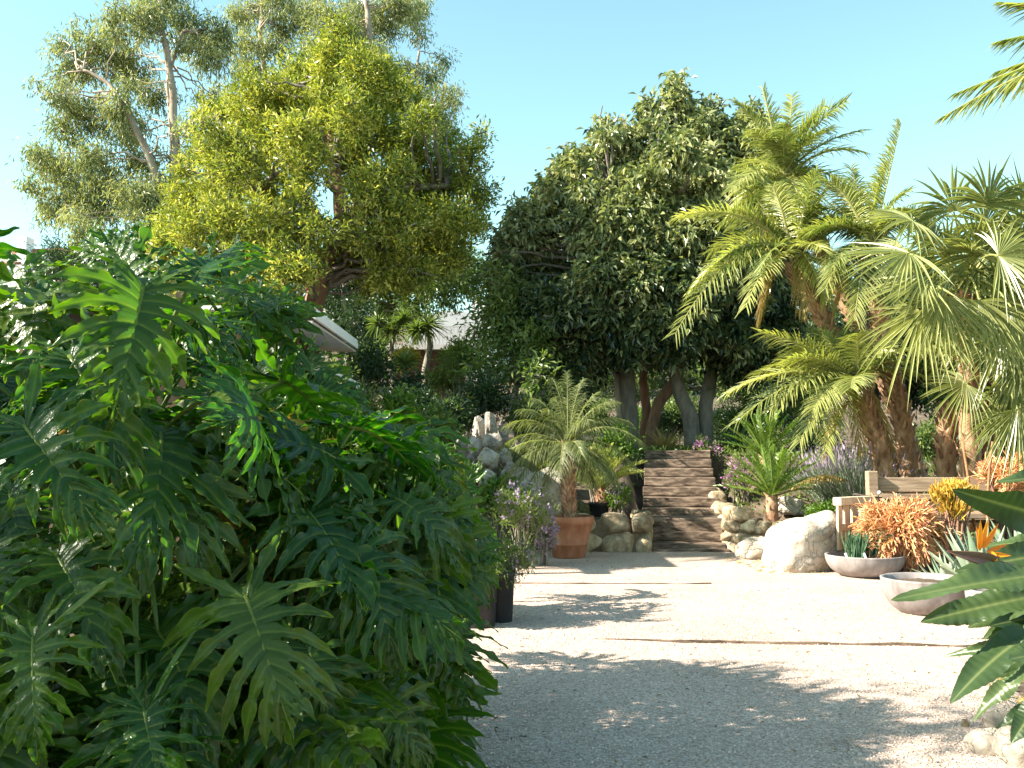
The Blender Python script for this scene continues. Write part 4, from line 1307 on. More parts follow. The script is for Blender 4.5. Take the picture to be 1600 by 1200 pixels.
k = 0
for px, py, Y, r, lm_, lab in ((470, 500, 48, 60, 'dark_leaf', 'dark round tree far back behind the brown building'), (570, 540, 44, 46, 'mid_leaf', 'mid green round tree far back left of the shed'),
                               (330, 470, 55, 60, 'mid_leaf', 'distant green tree hidden behind the left philodendrons'), (820, 480, 52, 46, 'mid_leaf', 'distant pale tree showing left of the ficus crown'),
                               (870, 600, 44, 44, 'dark_leaf', 'distant dark tree under the left side of the ficus'), (1200, 560, 46, 60, 'dark_leaf', 'distant dark tree right of the ficus trunks'),
                               (1330, 520, 50, 70, 'mid_leaf', 'distant tree behind the leaning date palms'), (1470, 520, 48, 74, 'dark_leaf', 'distant dark tree behind the fan palm trunks'), (1600, 500, 50, 76, 'mid_leaf', 'distant tree at the right edge of the background'),
                               (990, 640, 50, 40, 'mid_leaf', 'distant sunlit tree seen low between the ficus trunks'), (1080, 640, 52, 40, 'dark_leaf', 'distant dark tree seen low behind the forked ficus trunk'), (1780, 500, 50, 90, 'dark_leaf', 'distant tree just beyond the right edge')):
    k += 1
    cl = [(px + r * 0.7 * math.cos(a) * rng.uniform(.4, 1), py + r * 0.6 * math.sin(a) * rng.uniform(.3, 1), r * rng.uniform(0.4, 0.6)) for a in np.linspace(0, 6.0, 9)] + [(px, py, r * 0.6), (px - r * .3, py + r * .6, r * .5), (px + r * .3, py + r * .6, r * .5)]
    simple_tree(lab, cl, Y, [(px, py + r * 1.6, Y), (px, py + r * .5, Y), (px, py, Y)], lm_, 100.0 + k * 3, dict(MID, twigs=60, L=0.26), br=1.0)


# ------------------------------------------------------------------ shrubs
def shrub(name, label, px, py, Y, rx, ry, leafmat, n, L, asp, seed, cat='shrub', group=None, flowers=None, hang=0.0, sub=7, lift=0.3, tint=0.0, mess=0.6, z0=None, dz=0.9):
    """bushy plant: several leafy balls around woody stems; rx, ry half sizes in photo pixels"""
    c = at(px, py, Y)
    g = hgt(c[0], Y) if z0 is None else z0
    t = thing(name, label, cat, (c[0], Y, g), group)
    Rx, Rz = rx * Y / F, ry * Y / F
    mb, fl, stm = MB(), MB(), MB()
    for q in range(sub):
        d = rand_dirs(1)[0]
        cc = c + d * np.array([Rx * 0.6, Rx * 0.6 * dz, Rz * 0.55])
        r = min(Rx, Rz) * rng.uniform(0.45, 0.7)
        k = max(5, n // sub // 8)
        P, dd = scatter_clump(cc, r, k, 0.3, seed + q)
        P = c + (P - c) * np.array([1, 1, 1])
        idx = np.repeat(np.arange(k), 8)
        m = len(idx)
        out = nrm(dd[idx] + np.array([0, 0, lift]) + 0.3 * rng.normal(size=(m, 3)))
        pos = P[idx] + rng.normal(size=(m, 3)) * L * 0.7
        D = out + rng.normal(size=(m, 3)) * mess + np.array([0, 0, hang])
        LL = L * rng.uniform(0.6, 1.2, m)
        leaf_cards(mb, pos, D, rng.normal(size=(m, 3)) * 0.5 + np.array([0, 0, 1.0]), LL, LL * asp, np.clip(rng.normal(0.45 + tint, 0.25, m), 0, 1))
        if flowers:
            nf = flowers[1] // sub
            fp = cc + rand_dirs(nf, 0.5) * r * rng.uniform(0.8, 1.15, nf)[:, None]
            ii = np.repeat(np.arange(nf), 7)
            fm = len(ii)
            leaf_cards(fl, fp[ii] + rng.normal(size=(fm, 3)) * flowers[2] * 0.5, rand_dirs(fm), rand_dirs(fm), flowers[2] * rng.uniform(0.6, 1.2, fm), flowers[2] * 0.8, rng.random(fm))
        base = np.array([c[0] + rng.normal() * 0.06, Y + rng.normal() * 0.06, g - 0.03])
        tube(stm, bez(base, (base + cc) / 2 + np.array([0, 0, 0.1]), cc, 6), np.linspace(0.018, 0.006, 6), 5, tint=0.5)
    mb.build('foliage', M[leafmat], t)
    stm.build('stem', M['bark_grey'], t, True)
    if flowers:
        fl.build('blossom', M[flowers[0]], t)['kind'] = 'stuff'
    return t


# hedge and slope planting behind the left beds
shrub('shrub', 'dark rounded shrub below the end of the brown building eave', 575, 570, 19, 42, 40, 'dark_leaf', 2600, 0.10, 0.4, 51, sub=9)
shrub('shrub', 'yellow flowered shrub left of the dark red shed', 620, 560, 21.5, 28, 28, 'yellow_flower', 900, 0.09, 0.4, 52, flowers=('yellow_flower', 60, 0.05))
shrub('shrub', 'olive green shrub at the right corner of the dark red shed', 722, 560, 21, 40, 36, 'mid_leaf', 2600, 0.10, 0.35, 53, sub=9)
shrub('shrub', 'dark green mound in front of the dark red shed', 655, 615, 19, 52, 34, 'dark_leaf', 3000, 0.09, 0.4, 54, sub=9)
shrub('shrub', 'dark leafy bush between the shed and the potted palm', 760, 615, 18.5, 52, 40, 'dark_leaf', 3200, 0.09, 0.4, 55, sub=10)
shrub('shrub', 'shaded bush with reddish leaves above the rock pile', 735, 650, 18, 34, 26, 'dark_leaf', 1600, 0.08, 0.45, 56, flowers=('yellow_flower', 25, 0.04))
shrub('shrub', 'dark bush under the left edge of the ficus crown', 880, 625, 19.5, 48, 36, 'dark_leaf', 2800, 0.10, 0.4, 57, sub=9)
shrub('shrub', 'green glossy shrub at the foot of the leftmost ficus trunk', 965, 690, 18.2, 34, 26, 'bright_leaf', 1700, 0.09, 0.45, 58)
shrub('shrub', 'dark undergrowth bush between the ficus trunks', 1040, 665, 23, 44, 24, 'dark_leaf', 1500, 0.09, 0.4, 59)
shrub('shrub', 'shaded bush right of the ficus trunks', 1150, 650, 22, 44, 34, 'mid_leaf', 2000, 0.09, 0.35, 60)
shrub('shrub', 'fresh green low bush behind the big white boulder', 1286, 803, 14.2, 24, 20, 'bright_leaf', 1500, 0.05, 0.6, 61)
shrub('shrub', 'dark bush filling the space behind the lavender', 1270, 690, 18.5, 46, 34, 'dark_leaf', 2200, 0.09, 0.4, 62)
shrub('shrub', 'dark green bush behind the bench at the right', 1560, 715, 16.5, 54, 34, 'dark_leaf', 2400, 0.09, 0.4, 63, sub=9)
shrub('shrub', 'green bush between the palm trunks and the dark bench bush', 1460, 690, 18.0, 44, 40, 'mid_leaf', 2200, 0.09, 0.4, 64)
for q, (px, py, Y, rx, ry, lm_, lab) in enumerate(((605, 650, 14.5, 44, 34, 'bright_leaf', 'bright green bush just above the right end of the philodendrons'), (680, 672, 14.8, 40, 32, 'mid_leaf', 'green bush against the left side of the rock pile'), (548, 640, 14.0, 40, 34, 'mid_leaf', 'green bush below the end of the white lower roof'), (782, 772, 14.6, 30, 18, 'bright_leaf', 'low yellow-green tuft at the foot of the rock pile'), (640, 640, 17.5, 44, 34, 'dark_leaf', 'dark bush in front of the yucca trunks'), (700, 650, 17.0, 36, 30, 'dark_leaf', 'dark bush just left of the top of the rock pile'), (930, 650, 25, 40, 26, 'mid_leaf', 'bush behind the leftmost ficus trunk'), (1020, 655, 27, 36, 22, 'bright_leaf', 'sunlit bush seen through the gap between the ficus trunks'), (1065, 640, 28, 34, 26, 'mid_leaf', 'bush right behind the forked ficus trunk'),
                                                  (1130, 665, 25, 36, 24, 'dark_leaf', 'dark bush between the forked ficus trunk and the cycads'), (1200, 650, 22, 48, 40, 'dark_leaf', 'dark bush behind the upper cycad'), (1250, 640, 20, 44, 40, 'mid_leaf', 'bush behind the low date palm fronds'),
                                                  (520, 600, 18, 40, 34, 'mid_leaf', 'green bush under the brown building eave'), (690, 600, 22, 40, 30, 'mid_leaf', 'green bush right of the dark red shed base'), (830, 650, 18.5, 36, 30, 'mid_leaf', 'green bush above the black pots'))):
    shrub('shrub', lab, px, py, Y, rx, ry, lm_, 2200, 0.10, 0.4, 81 + q, sub=9)
# purple flowered shrubs
shrub('flowering_shrub', 'purple flowered shrub at the top right of the steps', 1110, 703, 18.6, 32, 20, 'mid_leaf', 900, 0.06, 0.35, 71, 'flowering shrub', flowers=('purple', 60, 0.05))
shrub('flowering_shrub', 'purple flowered trailing plant on the right stone wall', 1156, 742, 16.4, 34, 26, 'mid_leaf', 1300, 0.055, 0.3, 72, 'flowering shrub', flowers=('purple', 36, 0.045))
shrub('flowering_shrub', 'small mauve flowered plant beside the dwarf palm pot', 968, 775, 15.7, 26, 18, 'bright_leaf', 1100, 0.06, 0.4, 73, 'flowering shrub', flowers=('lavender', 60, 0.035))
shrub('flowering_shrub', 'low green plant with a few mauve flowers behind the palm trunk', 925, 735, 16.4, 24, 24, 'bright_leaf', 800, 0.07, 0.4, 74, 'flowering shrub', flowers=('purple', 30, 0.04))
shrub('flowering_shrub', 'wispy shrub with lilac flowers leaning on the terracotta pot', 815, 802, 12.9, 50, 46, 'mid_leaf', 3600, 0.06, 0.2, 75, 'flowering shrub', flowers=('lavender', 90, 0.04), lift=0.9, mess=0.4, tint=0.35, sub=11, z0=0.02)
shrub('flowering_shrub', 'lilac blossom heads hanging beside the terracotta pot rim', 850, 835, 13.3, 20, 32, 'mid_leaf', 500, 0.05, 0.25, 76, 'flowering shrub', flowers=('lavender', 90, 0.045), z0=0.02)
for nm_, px, c, sd, lab in (('potted_shrub', 742, NP1, 77, 'straggly shrub growing in the nearest black nursery pot'), ('potted_shrub', 785, NP2, 78, 'straggly shrub trailing over the gravel from the second nursery pot')):
    shrub(nm_, lab, px, 880, c[1], 52 if px > 760 else 42, 38, 'mid_leaf', 2000, 0.055, 0.22, sd, 'shrub', 'shrubs in nursery pots', lift=0.2, hang=-0.2, z0=c[2] + 0.36, flowers=('lavender', 30, 0.03), sub=11)
# lavender
for q, (px, py, Y, rx, ry, lab) in enumerate([(1300, 735, 15.4, 32, 30, 'grey lavender bush left of the palm trunks'), (1335, 728, 15.0, 26, 32, 'grey lavender bush touching the leaning bench post')]):
    c = at(px, py, Y)
    g = hgt(c[0], Y)
    t = thing('lavender_bush', lab, 'shrub', (c[0], Y, g), 'lavender bushes')
    n = 700
    d = rand_dirs(n, 1.2)
    d[:, 2] = np.abs(d[:, 2])
    d = nrm(d)
    hh = (c[2] + ry * Y / F - g)
    L = hh * rng.uniform(0.7, 1.1, n)
    p0 = np.stack([c[0] + rng.normal(size=n) * rx * Y / F * 0.35, Y + rng.normal(size=n) * 0.2, np.full(n, g)], -1)
    mb = MB()
    blades(mb, p0, d + UP * 0.6, rand_dirs(n), L, 0.012, [1, 1, .8, .4], 0.05, tint=rng.random(n))
    mb.build('foliage', M['grey_leaf'], t)
    tip = p0 + nrm(d + UP * 0.6) * L[:, None]
    k = rng.random(n) < 0.5
    mb = MB()
    blades(mb, tip[k] - UP * 0.05, d[k] + UP, rand_dirs(k.sum()), 0.09, 0.02, [.6, 1, 1, .3], 0, tint=rng.random(k.sum()))
    mb.build('blossom', M['lavender'], t)['kind'] = 'stuff'
# low ground cover at the top of the steps and in beds
mb = MB()
P = []
for x0, x1, y0, y1, n in ((0.5, 8.0, 22, 34, 14000), (1.6, 5.0, 18.6, 22, 6200), (-3.5, 1.2, 15.6, 19, 3500), (3.6, 8, 15.5, 19, 4500), (4.8, 8.5, 13.6, 15.5, 1500), (-12, 0, 19, 28, 7000)):
    x, y = rng.uniform(x0, x1, n), rng.uniform(y0, y1, n)
    keep = np.array([nz(a * 1.5, b * 1.5) > -0.05 for a, b in zip(x, y)])
    P.append(np.stack([x, y, height(x, y) + 0.02], -1)[keep])
P = np.concatenate(P)
P = P[~((np.abs(P[:, 0] - stair_x(P[:, 1])) < 0.7) & (P[:, 1] < 18.6))]
n = len(P)
leaf_cards(mb, P + rng.normal(size=(n, 3)) * [0.05, 0.05, 0.03], rand_dirs(n, 0.8), rand_dirs(n, 1.5), rng.uniform(0.06, 0.14, n), rng.uniform(0.03, 0.05, n), rng.random(n))
tag(mb.build('ground_cover', M['mid_leaf']), kind='stuff')
# ------------------------------------------------------------------ palms
def pinnate(P0, P1, rise, npair=42, ll=0.40, lw=0.022, vee=28, ang=(58, 24), start=0.16, droop=0.25, side=None, rr=0.014, tint=0.5, tsd=0.15, k=5, ctl=0.45, twist=0.0, fold=0.35, tipl=0.25):
    """feather frond from P0 to P1 arching up by rise"""
    P0, P1 = np.asarray(P0, float), np.asarray(P1, float)
    L = np.linalg.norm(P1 - P0)
    C = P0 + (P1 - P0) * ctl + UP * rise * L + (np.asarray(side, float) * L if side is not None else 0)
    P = bez(P0, C, P1, 26)
    mb = MB()
    tube(mb, P, np.linspace(rr * 1.5, rr * 0.25, 26), 6, tint=0.6, vein=1.0)
    T = nrm(np.gradient(P, axis=0))
    t = np.repeat(np.linspace(start, 0.995, npair), 2) + rng.normal(0, 0.004, npair * 2)
    t = np.clip(t, start, 1)
    sg = np.tile([1.0, -1.0], npair)
    ti = t * 25
    pos = np.stack([np.interp(ti, np.arange(26), P[:, q]) for q in range(3)], -1)
    tan = nrm(np.stack([np.interp(ti, np.arange(26), T[:, q]) for q in range(3)], -1))
    hz = P1 - P0
    ref = nrm(np.array([-hz[1], hz[0], 0.0]) + 1e-6)
    sd = nrm(ref - np.sum(ref * tan, -1, keepdims=True) * tan)
    nn = np.cross(tan, sd)
    nn = np.where(nn[:, 2:3] < 0, -nn, nn)
    if twist:
        ct, sn = math.cos(twist), math.sin(twist)
        sd, nn = sd * ct + nn * sn, nn * ct - sd * sn
    a = np.radians(ang[0] + (ang[1] - ang[0]) * t + rng.normal(0, 4, len(t)))
    v = np.radians(vee + rng.normal(0, 9, len(t)))
    lat = sd * sg[:, None] * np.cos(v)[:, None] + nn * np.sin(v)[:, None]
    D = tan * np.cos(a)[:, None] + lat * np.sin(a)[:, None]
    prof_l = np.clip(np.sin((t - start) / (1.02 - start) * math.pi * 0.86 + 0.42) ** 0.7, tipl, 1)
    LL = ll * prof_l * rng.uniform(0.9, 1.08, len(t))
    Nf = nrm(np.cross(tan, D) * sg[:, None])
    Nf = np.where((Nf * nn).sum(-1, keepdims=True) < 0, -Nf, Nf)
    blades(mb, pos, D, Nf, LL, lw, np.array([0.6, 1.0, 0.9, 0.6, 0.06])[:k] if k == 5 else [0.6, 1, .7, .06], droop * rng.uniform(0.5, 1.5, len(t)), fold=fold, tint=np.clip(tint + rng.normal(0, tsd, len(t)), 0, 1))
    return mb


def fan_leaf(hub, dirv, normal, R, nseg=38, spread=150, tint=0.5, joined=0.44, droop=0.25, wfac=1.0):
    """pleated palmate blade; hub = petiole end"""
    hub = np.asarray(hub, float)
    d = nrm(dirv)
    n_ = np.asarray(normal, float)
    n_ = nrm(n_ - np.dot(n_, d) * d)
    s = np.cross(d, n_)
    th = np.radians(np.linspace(-spread, spread, nseg) + rng.normal(0, 1.0, nseg))
    D = np.cos(th)[:, None] * d + np.sin(th)[:, None] * s + n_ * (0.22 * np.cos(th * 0.5)[:, None] - 0.05)
    L = R * (0.78 + 0.22 * np.cos(th * 0.55)) * rng.uniform(0.93, 1.05, nseg)
    dth = math.radians(2 * spread / nseg)
    W = 2 * R * joined * math.tan(dth / 2) * 1.06 * wfac
    k = 8
    t = np.linspace(0, 1, k)
    prof = np.where(t < joined, t / joined, 1 - ((t - joined) / (1 - joined)) ** 1.1 * 0.95)
    prof[0] = 0.1
    mb = MB()
    blades(mb, np.repeat(hub[None], nseg, 0), D, np.repeat(n_[None], nseg, 0), L, W, prof, droop * rng.uniform(0.5, 1.5, nseg) * (0.4 + 0.6 * rng.random(nseg)), fold=0.55, tint=np.clip(tint + rng.normal(0, 0.12, nseg), 0, 1), vein=0.4, veinbase=0.8)
    return mb


def boots(mb, P, R, n, ln, wd, out=0.5, fib=0.3):
    """stubs of old leaf bases spiralling up a trunk"""
    P = np.asarray(P, float)
    T, Nn, B = frames(P)
    k = len(P)
    u = (np.arange(n) + 0.5) / n
    a = np.arange(n) * 2.39996
    ii = u * (k - 1)
    pos = np.stack([np.interp(ii, np.arange(k), P[:, q]) for q in range(3)], -1)
    tt = nrm(np.stack([np.interp(ii, np.arange(k), T[:, q]) for q in range(3)], -1))
    nn = nrm(np.stack([np.interp(ii, np.arange(k), Nn[:, q]) for q in range(3)], -1))
    bb_ = np.cross(tt, nn)
    rad = np.cos(a)[:, None] * nn + np.sin(a)[:, None] * bb_
    r = np.interp(ii, np.arange(k), np.broadcast_to(R, (k,)))
    p0 = pos + rad * (r * 0.90)[:, None]
    D = tt + rad * out
    for w_, l_, dd in ((1.0, 1.0, 0.0), (0.6, 1.25, 0.06)):
        blades(mb, p0 + rad * dd * r[:, None], D + rng.normal(size=(n, 3)) * 0.10, rad, ln * l_ * rng.uniform(0.7, 1.2, n), wd * w_, [1, 0.9, 0.6, 0.15], 0.0, fold=-0.5, tint=rng.random(n))


def palm_trunk(t, pts, r0, r1, n_boots, ln, wd, mat='palm_trunk', amp=0.05, name='trunk', out=0.5):
    P = []
    for q in range(len(pts) - 1):
        seg = wiggle(pts[q], pts[q + 1], 10, amp)
        P.append(seg if q == 0 else seg[1:])
    P = np.concatenate(P)
    for _ in range(3):
        P[1:-1] = 0.25 * P[:-2] + 0.5 * P[1:-1] + 0.25 * P[2:]
    mb = MB()
    R = np.linspace(r0, r1, len(P))
    tube(mb, P, R, 14, tint=0.4, rough=0.04)
    boots(mb, P, R, n_boots, ln, wd, out)
    mb.build(name, M[mat], t, True)
    return P


# --- palm in the terracotta pot
pc = np.array([TP[0] - 0.02, TP[1], at(888, 702, 14.2)[2]])
pp = thing('pygmy_date_palm', 'young feathery date palm with a stubby trunk standing in the terracotta pot', 'palm', (TP[0], TP[1], TP[2] + 0.5))
palm_trunk(pp, [(TP[0] + 0.01, TP[1], TP[2] + 0.49), (TP[0] - 0.01, TP[1], TP[2] + 0.95), tuple(pc + [0, 0, 0.08])], 0.078, 0.095, 140, 0.08, 0.055, out=0.55)
PYG = dict(npair=52, ll=0.27, lw=0.0095, vee=12, ang=(68, 34), start=0.16, droop=0.75, rr=0.008, tsd=0.25, tipl=0.45)
tips = [(782, 700), (790, 665), (782, 755), (815, 742), (832, 622), (862, 590), (886, 582), (912, 592), (935, 612), (966, 628), (985, 660), (1003, 690), (1000, 738), (965, 752), (930, 760), (846, 770), (812, 640)]
for px, py in tips:
    tp_ = at(px, py, 14.2 + rng.uniform(-0.5, 0.5))
    d = tp_ - pc
    hz = math.hypot(d[0], d[1])
    pinnate(pc + rng.normal(size=3) * 0.03, tp_, 0.15 + 0.30 * min(1, hz / 0.8), tint=0.45 + rng.normal() * 0.12, **PYG).build('frond', M['pygmy'], pp)
for q in range(20):
    az, el = q * 2.4 + 0.3, math.radians(rng.uniform(-35, 70))
    L = rng.uniform(0.75, 1.0)
    tp_ = pc + L * np.array([math.cos(az) * math.cos(el), math.sin(az) * math.cos(el), math.sin(el) - 0.1])
    pinnate(pc + rng.normal(size=3) * 0.03, tp_, 0.2 + 0.15 * math.cos(el), tint=0.45 + rng.normal() * 0.12, **PYG).build('frond', M['pygmy'], pp)


# --- cycads and dwarf palm
def cycad(name, label, px, py, Y, Rpx, n, lo, hi, trunk_h, seed, mat='cycad', group=None, ll=0.125, lw=0.014, rise=0.12, cat='cycad', mother=None, extra_tips=()):
    c = at(px, py, Y)
    g = hgt(c[0], Y) if mother is None else mother
    t = thing(name, label, cat, (c[0], Y, g), group)
    mb = MB()
    P = np.linspace([c[0], Y, g - 0.05], [c[0], Y, c[2] + 0.02], 8)
    tube(mb, P, np.linspace(0.10, 0.085, 8), 12, tint=0.3)
    boots(mb, P, np.linspace(0.10, 0.085, 8), 46, 0.07, 0.05, 0.7)
    mb.build('trunk', M['palm_trunk'], t, True)
    R = Rpx * Y / F
    TT = []
    for q in range(n):
        az = q * 2.39996 + seed
        el = math.radians(lo + (hi - lo) * ((q + 0.5) / n) ** 0.9)
        TT.append(c + R * rng.uniform(0.88, 1.08) * np.array([math.cos(az) * math.cos(el), math.sin(az) * math.cos(el), math.sin(el)]))
    for e in extra_tips:
        TT.append(at(*e))
    for tp_ in TT:
        pinnate(c + rng.normal(size=3) * 0.015, tp_, rise, npair=40, ll=ll, lw=lw, vee=24, ang=(66, 34), start=0.12, droop=0.05, rr=0.008, tint=0.5 + rng.normal() * 0.2, k=4, ctl=0.5).build('frond', M[mat], t)
    return t


cycad('sago_palm', 'lower stiff green cycad above the right stone wall', 1206, 776, 14.75, 88, 30, 4, 84, 0.1, 0.4, group='cycads right of the steps')
cycad('sago_palm', 'upper brighter cycad behind the lower one', 1196, 716, 16.6, 82, 30, 6, 84, 0.1, 1.7, group='cycads right of the steps')
cycad('dwarf_palm', 'small arching palm in the dark pot between the terracotta pot and steps', 940, 766, NP5[1], 74, 22, 8, 80, 0.05, 2.2, mat='phoenix', ll=0.2, lw=0.014, rise=0.18, cat='palm', mother=NP5[2] + 0.19, extra_tips=[(1010, 722, 15.6), (1004, 738, 15.4)])
# yellowed frond lying over the bed
b0, b1 = at(1330, 757, 14.6), at(1238, 762, 14.2)
o = pinnate(b0, b1, 0.28, npair=40, ll=0.16, lw=0.02, vee=-20, droop=0.5, tint=0.5).build('palm_frond', M['dry_frond'], None, origin=(b0[0], b0[1], hgt(b0[0], b0[1])))
tag(o, 'yellowed dry frond arching over the bed left of the bench', 'palm frond')

# --- date palm clump
def date_palm(label, trunk, crown, fronds, nrand, Rm, seed, r0=0.13, r1=0.115, lo=-30, hi=75, ll=0.42, fibre=True, nb=150):
    base = at(*trunk[0])
    base[2] = hgt(base[0], base[1]) - 0.05
    t = thing('date_palm', label, 'palm', base, 'clump of date palms')
    pts = [base] + [at(*p) for p in trunk[1:]]
    P = palm_trunk(t, pts, r0, r1, int(nb * 1.4), 0.12, 0.10, 'palm_trunk', 0.04, out=0.42)
    c = at(*crown)
    if fibre:
        mb = MB()
        L = len(P)
        boots(mb, P[int(L * 0.78):], 0.14, 60, 0.20, 0.06, 0.45)
        mb.build('old_leaf_bases', M['palm_fibre'], t, True)
    cnt = 0
    for f in fronds:
        tp_ = at(f[0], f[1], f[2] if len(f) > 2 else crown[2] + rng.uniform(-0.8, 0.5))
        rise = f[3] if len(f) > 3 else 0.28
        pinnate(c + rng.normal(size=3) * 0.06, tp_, rise, npair=52, ll=ll, lw=0.021, tipl=0.55, vee=f[4] if len(f) > 4 else 14, ang=(80, 38), droop=0.35, rr=0.016, tint=0.52 + rng.normal() * 0.15, twist=rng.normal() * 0.25).build('frond', M['phoenix'], t)
    for q in range(nrand):
        az = q * 2.39996 + seed
        el = math.radians(rng.uniform(lo, hi))
        L = Rm * rng.uniform(0.8, 1.1)
        tp_ = c + L * np.array([math.cos(az) * math.cos(el), abs(math.sin(az)) * math.cos(el) * (1 if q % 3 else -0.7), math.sin(el) - 0.15])
        pinnate(c + rng.normal(size=3) * 0.06, tp_, 0.15 + 0.2 * math.cos(el), npair=46, ll=ll, lw=0.021, tipl=0.5, vee=14, ang=(80, 38), droop=0.35, rr=0.015, tint=0.45 + rng.normal() * 0.15, twist=rng.normal() * 0.25).build('frond', M['phoenix'], t)
    for q in range(3):
        az = seed + q * 2.1
        tp_ = c + np.array([0.55 * math.cos(az), 0.55 * math.sin(az), -1.05])
        pinnate(c + rng.normal(size=3) * 0.06 - UP * 0.12, tp_, 0.42, npair=40, ll=0.3, lw=0.014, ang=(50, 20), droop=0.8, rr=0.014, tint=rng.random()).build('dry_frond', M['dry_frond'], t)
    return t


date_palm('date palm leaning left whose fronds sweep down in front of the ficus', [(1412, 745, 15.3), (1362, 650, 15.3), (1302, 530, 15.3), (1262, 450, 15.3), (1244, 415, 15.3)], (1238, 396, 15.3),
          [(1062, 338, 14.9, 0.30, 20), (1056, 520, 14.6, 0.42, 22), (1082, 450, 14.8, 0.38, 22), (1150, 330, 15.6, 0.3), (1180, 262, 15.8, 0.15), (1165, 480, 14.2, 0.4), (1128, 405, 15.0, 0.32), (1215, 290, 15.5, 0.12), (1290, 300, 15.4, 0.2), (1330, 350, 15.2, 0.3), (1345, 440, 14.9, 0.4), (1290, 470, 14.6, 0.4)], 16, 1.5, 0.5)
date_palm('tallest date palm with a bushy crown against the sky', [(1440, 745, 16.2), (1402, 640, 16.2), (1345, 520, 16.2), (1290, 400, 16.2), (1240, 300, 16.2)], (1228, 275, 16.2),
          [(1148, 158, 16.0, 0.28), (1192, 140, 16.2, 0.12), (1238, 150, 16.5, 0.05), (1288, 165, 16.2, 0.1), (1322, 158, 16.0, 0.22), (1348, 238, 16.0, 0.32), (1310, 300, 15.8, 0.35), (1150, 300, 15.8, 0.35), (1178, 205, 15.6, 0.25), (1275, 210, 15.4, 0.2), (1225, 195, 15.4, 0.1), (1345, 205, 16.4, 0.2)], 16, 1.3, 2.0)
date_palm('date palm sending one thin upright new frond into the sky', [(1428, 748, 15.0), (1408, 640, 15.0), (1385, 560, 15.0), (1366, 450, 15.0), (1360, 400, 15.0)], (1358, 385, 15.0),
          [(1408, 192, 15.0, -0.02, 75), (1385, 262, 15.2, 0.05, 50), (1300, 285, 14.8, 0.25), (1330, 262, 15.3, 0.1), (1420, 330, 15.0, 0.25), (1270, 360, 14.6, 0.32), (1425, 420, 14.5, 0.35), (1290, 450, 14.4, 0.4), (1400, 490, 14.3, 0.4), (1335, 500, 14.2, 0.4)], 16, 1.3, 3.1, r0=0.14, r1=0.12)
date_palm('low date palm arching fronds over the cycads', [(1398, 748, 14.6), (1372, 690, 14.6), (1352, 640, 14.6), (1344, 612, 14.6)], (1340, 600, 14.6),
          [(1142, 612, 14.2, 0.26, 22), (1150, 660, 14.0, 0.32, 22), (1190, 520, 14.6, 0.22), (1235, 560, 14.2, 0.22), (1205, 640, 14.0, 0.3), (1250, 690, 13.9, 0.36), (1290, 705, 13.8, 0.36), (1290, 520, 14.8, 0.12), (1330, 520, 14.8, 0.08), (1390, 540, 14.6, 0.2), (1270, 640, 13.8, 0.3), (1180, 585, 14.9, 0.25)], 14, 1.2, 4.4, r0=0.13, r1=0.11, lo=0, hi=60, nb=80)

# --- fan palms
def fan_palm(label, trunks, crown, leaves, seed, nfill=30):
    base = at(*trunks[0][0])
    base[2] = hgt(base[0], base[1]) - 0.05
    t = thing('fan_palm', label, 'palm', base, 'fan palms at the right')
    for tr in trunks:
        b = at(*tr[0])
        b[2] = hgt(b[0], b[1]) - 0.05
        palm_trunk(t, [b] + [at(*p) for p in tr[1:]], 0.15, 0.12, 70, 0.15, 0.10, 'palm_trunk', 0.05)
    c = at(*crown)
    for (hx, hy, hY, tx, ty, R, nrmv, tn) in leaves:
        hub = at(hx, hy, hY)
        tip = at(tx, ty, hY - 0.05)
        d = tip - hub
        Rm = R * hY / F
        mb = fan_leaf(hub, d, nrmv, Rm, nseg=32, spread=rng.uniform(75, 115), tint=tn, droop=rng.uniform(0.35, 0.9))
        mid = (c + hub) / 2 + UP * 0.18 * np.linalg.norm(hub - c)
        tube(mb, bez(c, mid, hub, 10), np.linspace(0.016, 0.011, 10), 6, tint=0.7, vein=0.6)
        mb.build('fan_leaf', M['fan'], t)
    for q in range(nfill):
        az = q * 2.39996 + seed
        el = math.radians(rng.uniform(-25, 60))
        dd = np.array([math.cos(az) * math.cos(el), math.sin(az) * math.cos(el) * 0.8, math.sin(el)])
        if dd[0] < -0.25 and el < 0.35:
            continue
        hub = c + dd * rng.uniform(0.5, 0.85)
        tipd = nrm(dd + np.array([0, -0.1, rng.uniform(-0.9, 0.0)]))
        mb = fan_leaf(hub, tipd, UP + dd * 0.4 + rng.normal(size=3) * 0.35, rng.uniform(0.5, 0.7), nseg=28, spread=rng.uniform(70, 110), tint=np.clip(rng.normal(0.45, 0.25), 0, 1), droop=rng.uniform(0.4, 1.0))
        tube(mb, bez(c, (c + hub) / 2 + UP * 0.1, hub, 8), np.linspace(0.016, 0.011, 8), 6, tint=0.7, vein=0.6)
        mb.build('fan_leaf', M['fan'], t)
    return t


